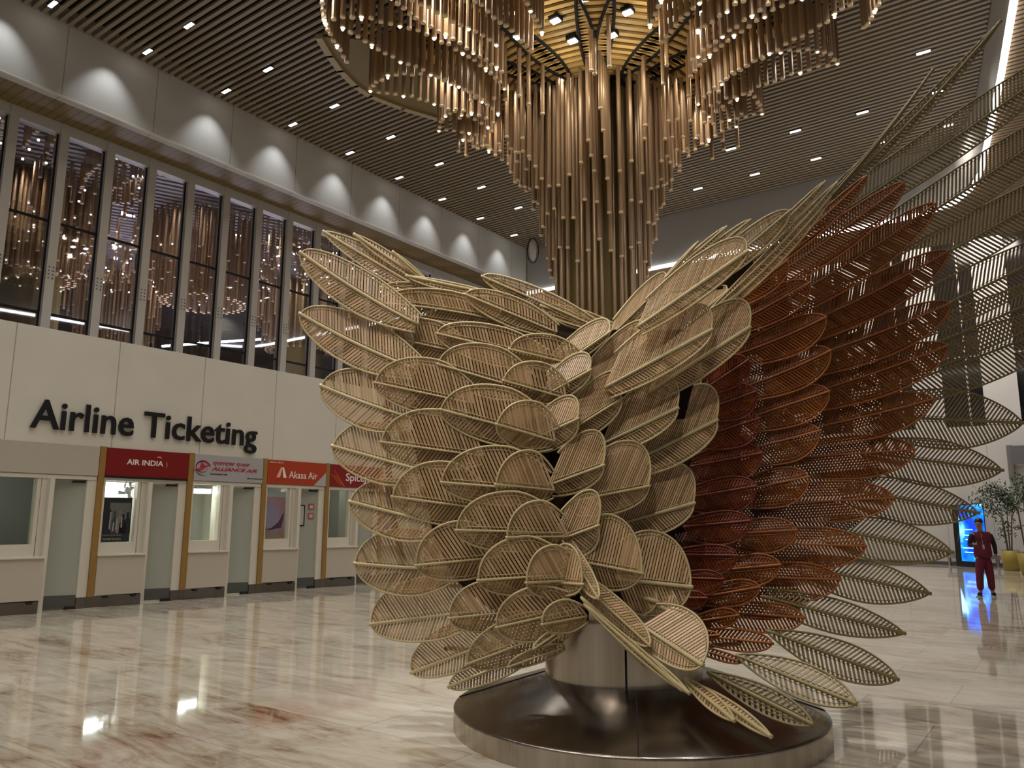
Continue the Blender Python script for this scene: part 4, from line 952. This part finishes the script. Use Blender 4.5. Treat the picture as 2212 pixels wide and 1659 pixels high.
# ------------------------------------------------------------------ far right: screen, plants, bench, person
def fl(x, y): return atz(x, y, 0)
q = fl(2098, 1224); 
dirv = Vector((q.x, q.y, 0)).normalized()
sc = thing('video_screen', 'tall bright blue video screen standing behind the person', 'screen', (q.x, q.y, 0))
sx = Vector((dirv.y, -dirv.x, 0))
w = 0.48; hh = 2.25
A = q-sx*w*0.95; Bp = q+sx*w*1.15+dirv*(-0.9)
MB().prism([A, Bp, Bp+dirv*0.12, A+dirv*0.12], (0, 0, 0.14)).build('base', BLK, sc)
m = MB(); m.prism([A+Vector((0, 0, 0.14)), Bp+Vector((0, 0, 0.14)), Bp+Vector((0, 0, hh)), A+Vector((0, 0, hh-0.05))], dirv*0.10); m.build('cabinet', BLK, sc)
def screen_mat():
    m, nt, b = nodes('blue_screen'); L = nt.links.new; N = nt.nodes.new
    tc = N('ShaderNodeTexCoord'); mp = N('ShaderNodeMapping'); mp.inputs['Scale'].default_value = (1, 1, 1.0); L(tc.outputs['Object'], mp.inputs[0])
    n = N('ShaderNodeTexNoise'); n.inputs['Scale'].default_value = 1.6; n.inputs['Detail'].default_value = 5; L(mp.outputs[0], n.inputs[0])
    r_ = N('ShaderNodeValToRGB'); e = r_.color_ramp.elements; e[0].position = 0.38; e[0].color = (0.0, 0.04, 0.75, 1); e[1].position = 0.68; e[1].color = (0.35, 0.85, 1, 1)
    k = e.new(0.53); k.color = (0.0, 0.22, 1.0, 1); L(n.outputs[0], r_.inputs[0])
    b.inputs['Base Color'].default_value = (0, 0, 0, 1); L(r_.outputs[0], b.inputs['Emission Color']); b.inputs['Emission Strength'].default_value = 1.6
    return m
SCM = screen_mat()
o1 = -dirv*0.01
MB().prism([A+o1+sx*0.03+Vector((0, 0, 0.2)), Bp+o1-sx*0.03+Vector((0, 0, 0.2)), Bp+o1-sx*0.03+Vector((0, 0, hh-0.03)), A+o1+sx*0.03+Vector((0, 0, hh-0.10))], -dirv*0.008).build('display', SCM, sc)
for i, (t, z, l) in enumerate([(0.3, 0.5, 0.4), (0.25, 0.65, 0.5), (0.35, 0.95, 0.4), (0.3, 1.1, 0.3), (0.35, 1.3, 0.25)]):
    a = A+(Bp-A)*t-dirv*0.022; b = A+(Bp-A)*(t+l)-dirv*0.022
    MB().prism([a+Vector((0, 0, z)), b+Vector((0, 0, z)), b+Vector((0, 0, z+0.035)), a+Vector((0, 0, z+0.035))], -dirv*0.004).build('caption_bar', mat('screen_cyan', (0, 0, 0), emit=1.8, emitcol=(0.4, 1, 0.95)), sc)
light('AREA', 'screen_glow', q-dirv*0.15+Vector((0, 0, 1.2)), 14, (0.15, 0.4, 1.0), 0.8, q-dirv*5)

LEAFM = mat('leaf_green', (0.035, 0.075, 0.030), 0.6, alt=[(0.03, 0.065, 0.025), (0.015, 0.032, 0.014), (0.05, 0.085, 0.035)])
POTM = mat('pot_mustard', (0.36, 0.28, 0.05), 0.5); SOIL = mat('soil', (0.05, 0.028, 0.015), 0.9); BARK = mat('bark', (0.10, 0.075, 0.05), 0.8)
def plant(x, y, depth_scale, label, seed, h):
    q = fl(x, y); rnd = random.Random(seed)
    t = thing('potted_tree', label, 'potted plant', (q.x, q.y, 0), 'potted trees at the far right')
    p = MB().lathe([(0, 0), (0.22, 0), (0.30, 0.66), (0.27, 0.66), (0.265, 0.58), (0, 0.58)], (q.x, q.y, 0), 24).build('pot', POTM, t, True)
    MB().lathe([(0.0, 0.62), (0.262, 0.585)], (q.x, q.y, 0), 18).build('soil', SOIL, p)
    tr = MB(); tips = []
    for i in range(5):
        a = rnd.uniform(0, 6.28); r1 = rnd.uniform(0.25, 0.85)
        p1 = Vector((q.x+0.05*math.cos(a), q.y+0.05*math.sin(a), 0.55)); p2 = p1+Vector((0.1*math.cos(a), 0.1*math.sin(a), h*0.45)); p3 = p2+Vector((r1*math.cos(a), r1*math.sin(a), h*rnd.uniform(0.2, 0.5)))
        tr.tube([p1, p2, (p2+p3)/2+Vector((0, 0, 0.1)), p3], [0.022, 0.016, 0.011, 0.006], 5)
        for s_ in (0.3, 0.5, 0.7, 0.85, 1.0): tips.append(p2+(p3-p2)*s_)
        if i < 2: tips.append(p1+(p2-p1)*rnd.uniform(0.5, 0.8)+Vector((rnd.uniform(-.35, .1), 0, 0)))
    tr.build('trunk', BARK, t)
    lv = MB()
    for c in tips:
        for i in range(34):
            d = Vector((rnd.gauss(0, 1), rnd.gauss(0, 1), rnd.gauss(0, 0.7))).normalized(); o = c+d*rnd.uniform(0.02, 0.34)
            g = Vector((rnd.gauss(0, 1), rnd.gauss(0, 1), rnd.gauss(-0.6, 0.6))).normalized(); s_ = g.orthogonal().normalized(); L_ = rnd.uniform(0.07, 0.14)
            lv.add([o, o+g*L_*0.5+s_*0.022, o+g*L_, o+g*L_*0.5-s_*0.022], [(0, 1, 2, 3)])
    lv.build('foliage', LEAFM, t)
    gr = MB()
    for i in range(90):
        a = rnd.uniform(0, 6.28); r1 = rnd.uniform(0, 0.23); o = Vector((q.x+r1*math.cos(a), q.y+r1*math.sin(a), 0.57)); g = Vector((rnd.gauss(0, .5), rnd.gauss(0, .5), 1)).normalized()*rnd.uniform(0.08, 0.2); s_ = Vector((math.cos(a), math.sin(a), 0))*0.015
        gr.add([o-s_, o+s_, o+g], [(0, 1, 2)])
    gr.build('undergrowth', mat('leaf_bright', (0.12, 0.19, 0.05), 0.5), t)
plant(2186, 1233, 1, 'slim leafy tree in a mustard yellow pot, right of the person', 3, 2.6)
plant(2226, 1243, 1, 'leafy tree in a mustard yellow pot cut by the right edge of the photo', 9, 3.1)
for i, (x, y, lab) in enumerate([(2074, 1223, 'low grey slatted bench left of the blue screen'), (2160, 1224, 'low grey bench at the far wall just right of the person')]):
    q = fl(x, y)
    t = thing('bench', lab, 'bench', (q.x, 33.4, 0))
    GB = mat('bench_grey', (0.30, 0.27, 0.24), 0.5)
    MB().box(q.x-0.42, q.x+0.42, 33.2, 33.62, 0.28, 0.42).build('seat', GB, t)
    for dx in (-0.34, 0, 0.34): MB().box(q.x+dx-0.03, q.x+dx+0.03, 33.22, 33.6, 0, 0.28).build('leg', GB, t)
# wall light bar, loudspeakers and monitors high on the far wall
q1 = at(2178, 961, 1); 
def onwall(x, y, Yw=33.9):
    d = ray(x, y); return CAM+d*(Yw/d.y)
a = onwall(2179, 962); b = onwall(2187, 1036)
t = thing('wall_lamp', 'tall narrow grey vertical bar fitting on the far white wall', 'lamp', (a.x, 33.95, (a.z+b.z)/2))
MB().box(b.x-0.09, b.x+0.09, 33.8, 33.99, b.z, a.z).build('bar', mat('fitting_grey', (0.20, 0.19, 0.18), 0.5), t)
MB().box(b.x+0.09, b.x+0.35, 33.85, 33.9, (a.z+b.z)/2+0.2, (a.z+b.z)/2+0.25).build('arm', BLK, t)
a = onwall(2206, 985)
t = thing('wall_monitor', 'grey monitor on a bracket high on the far wall at the right edge', 'monitor', (a.x, 33.6, a.z))
MB().box(a.x-0.3, a.x+0.4, 33.5, 33.6, a.z-0.3, a.z+0.35).build('screen', mat('monitor_grey', (0.16, 0.16, 0.17), 0.4), t)
MB().box(a.x, a.x+0.08, 33.6, 34.0, a.z-0.04, a.z+0.04).build('bracket', BLK, t)
# pendant speaker near the far left corner
p = atz(1151, 505, 0.0); d = ray(1151, 540); sp_ = CAM+d*(20.9/d.y)
t = thing('wall_floodlight', 'pale oval flood lamp in a dark hoop high in the far left corner', 'lamp', (sp_.x, 20.9, sp_.z))
m = MB(); m.lathe([(0, -0.42), (0.09, -0.30), (0.13, 0.0), (0.11, 0.20), (0.05, 0.36), (0, 0.40)], sp_, 12); m.build('shade', mat('lamp_pale', (0.55, 0.54, 0.52), 0.5), t, True)
m = MB(); m.tube([sp_+Vector((0.19*math.cos(i*math.pi/8)*math.cos(YAW), 0.19*math.cos(i*math.pi/8)*math.sin(YAW), -0.02+0.44*math.sin(i*math.pi/8))) for i in range(16)], 0.018, 5, closed=True); m.build('hoop', BLK, t)
m = MB(); m.tube([sp_+Vector((0, 0, 0.38)), sp_+Vector((0, 0.0, 1.2))], 0.015, 5); m.build('stem', BLK, t)

# ------------------------------------------------------------------ the person
pf = fl(2130, 1288)
PX = Vector((pf.x, pf.y, 0)); fd = Vector((-PX.x, -PX.y, 0)).normalized(); sr = Vector((-fd.y, fd.x, 0))   # faces the camera; sr = picture right? checked below
sr = Vector((fw.y, -fw.x, 0)).normalized()
def pp(x, y, z): return PX+sr*x+fd*y+Vector((0, 0, z))
SKIN = mat('skin', (0.36, 0.20, 0.13), 0.5); MAR = mat('maroon_cloth', (0.13, 0.008, 0.028), 0.8); BCL = mat('black_cloth', (0.012, 0.010, 0.012), 0.8); HAIR = mat('black_hair', (0.01, 0.008, 0.007), 0.5)
def skin(name, verts, edges, rad, m, parent, sub=2, root=0):
    me = bpy.data.meshes.new(name); me.from_pydata([tuple(v) for v in verts], edges, []); me.materials.append(m)
    o = bpy.data.objects.new(name, me); COL.objects.link(o)
    sk = o.modifiers.new('skin', 'SKIN'); sk.use_smooth_shade = True; sk.branch_smoothing = 0.6
    for i, r_ in enumerate(rad):
        rv = r_ if isinstance(r_, tuple) else (r_, r_)
        me.skin_vertices[0].data[i].radius = rv; me.skin_vertices[0].data[i].use_root = (i == root)
    ss = o.modifiers.new('sub', 'SUBSURF'); ss.levels = ss.render_levels = sub
    dg = bpy.context.evaluated_depsgraph_get(); dg.update()
    nm = bpy.data.meshes.new_from_object(o.evaluated_get(dg)); nm.name = name; bpy.data.objects.remove(o)
    nm.polygons.foreach_set('use_smooth', [True]*len(nm.polygons))
    q = bpy.data.objects.new(name, nm); COL.objects.link(q)
    if parent is not None: q.parent = parent; q.matrix_parent_inverse = Matrix.Translation(-Vector(parent.location))
    return q
per = thing('person', 'person in maroon tunic and trousers with black sleeves, looking down at a phone', 'person', (PX.x, PX.y, 0))
V = []; E_ = []; Rr = []
def add(p, r_, par=None):
    V.append(p); Rr.append(r_)
    if par is not None: E_.append((par, len(V)-1))
    return len(V)-1
pel = add(pp(0.02, 0, 0.92), (0.12, 0.09))
w1 = add(pp(0.02, 0, 1.08), (0.12, 0.085), pel); c1 = add(pp(0.02, 0, 1.27), (0.13, 0.08), w1); nk = add(pp(0.01, 0.0, 1.40), (0.065, 0.06), c1)
n2 = add(pp(0.0, 0.02, 1.45), 0.05, nk); hd = add(pp(-0.01, 0.05, 1.51), (0.068, 0.075), n2); hd2 = add(pp(-0.01, 0.055, 1.575), (0.072, 0.085), hd); hd3 = add(pp(-0.01, 0.04, 1.625), (0.055, 0.065), hd2)
for s in (-1, 1):
    hp = add(pp(0.02+0.09*s, 0, 0.86), 0.075, pel); kn = add(pp(0.02+0.115*s, 0.02, 0.48), 0.062, hp); an = add(pp(0.02+0.13*s, -0.01, 0.09), 0.04, kn); tt = add(pp(0.02+0.16*s, 0.10, 0.045), 0.035, an)
# picture-left arm bent, holding the phone; picture-right arm hanging
sl = add(pp(-0.17, 0, 1.35), 0.055, c1); el = add(pp(-0.25, 0.0, 1.10), 0.042, sl); wr = add(pp(-0.13, 0.22, 1.13), 0.028, el); pm = add(pp(-0.08, 0.27, 1.15), (0.032, 0.02), wr)
for i in range(4):
    f1 = add(pp(-0.055+0.004*i, 0.275+0.012*i-0.02, 1.135+0.013*i), 0.0095, pm); f2 = add(pp(-0.025, 0.30+0.005*i, 1.145+0.014*i), 0.0085, f1); add(pp(-0.02, 0.325, 1.155+0.012*i), 0.0075, f2)
th_ = add(pp(-0.085, 0.285, 1.185), 0.010, pm); add(pp(-0.06, 0.315, 1.20), 0.009, th_)
sl = add(pp(0.21, 0, 1.35), 0.055, c1); el = add(pp(0.29, -0.02, 1.09), 0.042, sl); wr = add(pp(0.305, 0.03, 0.86), 0.028, el); pm = add(pp(0.31, 0.04, 0.80), (0.034, 0.02), wr)
for i in range(4):
    f1 = add(pp(0.30, 0.015+0.018*i, 0.755-0.004*(i % 3)), 0.009, pm); f2 = add(pp(0.29, 0.02+0.018*i, 0.725-0.006*(i % 3)), 0.008, f1); add(pp(0.278, 0.022+0.018*i, 0.70), 0.007, f2)
th_ = add(pp(0.295, 0.085, 0.79), 0.010, pm); add(pp(0.285, 0.10, 0.755), 0.009, th_)
body = skin('body', V, E_, Rr, SKIN, per)
# clothes
V = []; E_ = []; Rr = []
a = add(pp(0.02, 0, 0.78), (0.21, 0.16)); b = add(pp(0.02, 0, 0.98), (0.20, 0.155), a); c = add(pp(0.02, 0, 1.15), (0.195, 0.15), b); d = add(pp(0.02, 0, 1.31), (0.20, 0.145), c); e = add(pp(0.015, 0, 1.40), (0.10, 0.095), d)
for s in (-1, 1): f_ = add(pp(0.02+0.20*s, 0, 1.34), 0.088, d)
skin('tunic', V, E_, Rr, MAR, per)
for s in (-1, 1):
    V = []; E_ = []; Rr = []
    if s == -1: L_ = [(-0.165, 0, 1.355, .062), (-0.23, 0, 1.22, .056), (-0.255, 0.0, 1.095, .052), (-0.19, 0.11, 1.11, .044), (-0.145, 0.19, 1.125, .036)]
    else: L_ = [(0.205, 0, 1.355, .062), (0.255, -0.01, 1.22, .056), (0.295, -0.02, 1.09, .050), (0.302, 0.01, 0.98, .043), (0.306, 0.03, 0.90, .037)]
    pr = None
    for (x, y, z, r_) in L_: pr = add(pp(x, y, z), r_, pr)
    skin('sleeve', V, E_, Rr, BCL, per)
V = []; E_ = []; Rr = []
a = add(pp(0.02, 0, 0.90), (0.11, 0.10))
for s in (-1, 1):
    b = add(pp(0.02+0.08*s, 0, 0.74), 0.105, a); c = add(pp(0.02+0.115*s, 0.015, 0.48), 0.085, b); d = add(pp(0.02+0.13*s, 0, 0.12), 0.072, c)
skin('trousers', V, E_, Rr, MAR, per)
for s in (-1, 1):
    V = []; E_ = []; Rr = []
    a = add(pp(0.02+0.13*s, -0.05, 0.06), (0.045, 0.05)); b = add(pp(0.02+0.15*s, 0.05, 0.055), (0.048, 0.045), a); c = add(pp(0.02+0.175*s, 0.15, 0.045), (0.04, 0.03), b)
    sh = skin('shoe', V, E_, Rr, BCL, per)
    o_ = MB().prism([pp(0.02+0.13*s-0.05, -0.08, 0), pp(0.02+0.13*s+0.045, -0.09, 0), pp(0.02+0.19*s+0.035, 0.19, 0), pp(0.02+0.19*s-0.045, 0.20, 0)], (0, 0, 0.022)).build('sole', mat('sole_white', (0.6, 0.6, 0.6), 0.5), sh)
m = MB()
hc = pp(-0.01, 0.035, 1.595); 
for i in range(0, 1): m.ball(hc-fd*0.022+Vector((0, 0, 0.022)), 0.094, 16, 10, 0, (0.92, 1.0, 0.95))
m.ball(hc-fd*0.085+Vector((0, 0, 0.0)), 0.045, 12, 8)
m.build('hair', HAIR, per, True)
m = MB()
for s in (-1, 1): m.ball(hc+fd*0.095+sr*0.028*s-Vector((0, 0, 0.018)), 0.009, 8, 6)
m.build('eye', mat('eye_dark', (0.02, 0.015, 0.01), 0.2), body)
m = MB().prism([hc+fd*0.09+Vector((0, 0, -0.015)), hc+fd*0.095-sr*0.014+Vector((0, 0, -0.05)), hc+fd*0.115+Vector((0, 0, -0.048)), hc+fd*0.095+sr*0.014+Vector((0, 0, -0.05))], Vector((0, 0, -0.006))); m.build('nose', SKIN, body)
MB().beam(hc+fd*0.088-sr*0.022-Vector((0, 0, 0.075)), hc+fd*0.088+sr*0.022-Vector((0, 0, 0.075)), fd, Vector((0, 0, 1)), 0.02, 0.010).build('mouth', mat('lip', (0.22, 0.07, 0.06), 0.5), body)
m = MB()
for s in (-1, 1): m.ball(hc+sr*0.082*s-Vector((0, 0, 0.02)), 0.022, 8, 6, 0, (0.4, 0.7, 1.2))
m.build('ear', SKIN, body)
m = MB().beam(pp(0.02, 0.125, 1.36), pp(0.045, 0.15, 1.12), sr, fd, 0.012, 0.004).beam(pp(0.045, 0.152, 1.12), pp(0.055, 0.155, 1.02), sr, fd, 0.05, 0.006); m.build('lanyard', mat('lanyard_pale', (0.5, 0.42, 0.42), 0.6), per)
q = pp(-0.03, 0.33, 1.19)
ph = MB().beam(pp(-0.045, 0.30, 1.13), pp(-0.04, 0.35, 1.25), sr, fd, 0.075, 0.010).build('phone', BLK, None, loc=tuple(q)); tag(ph, 'black mobile phone held up in the hand of the person in maroon', 'phone')
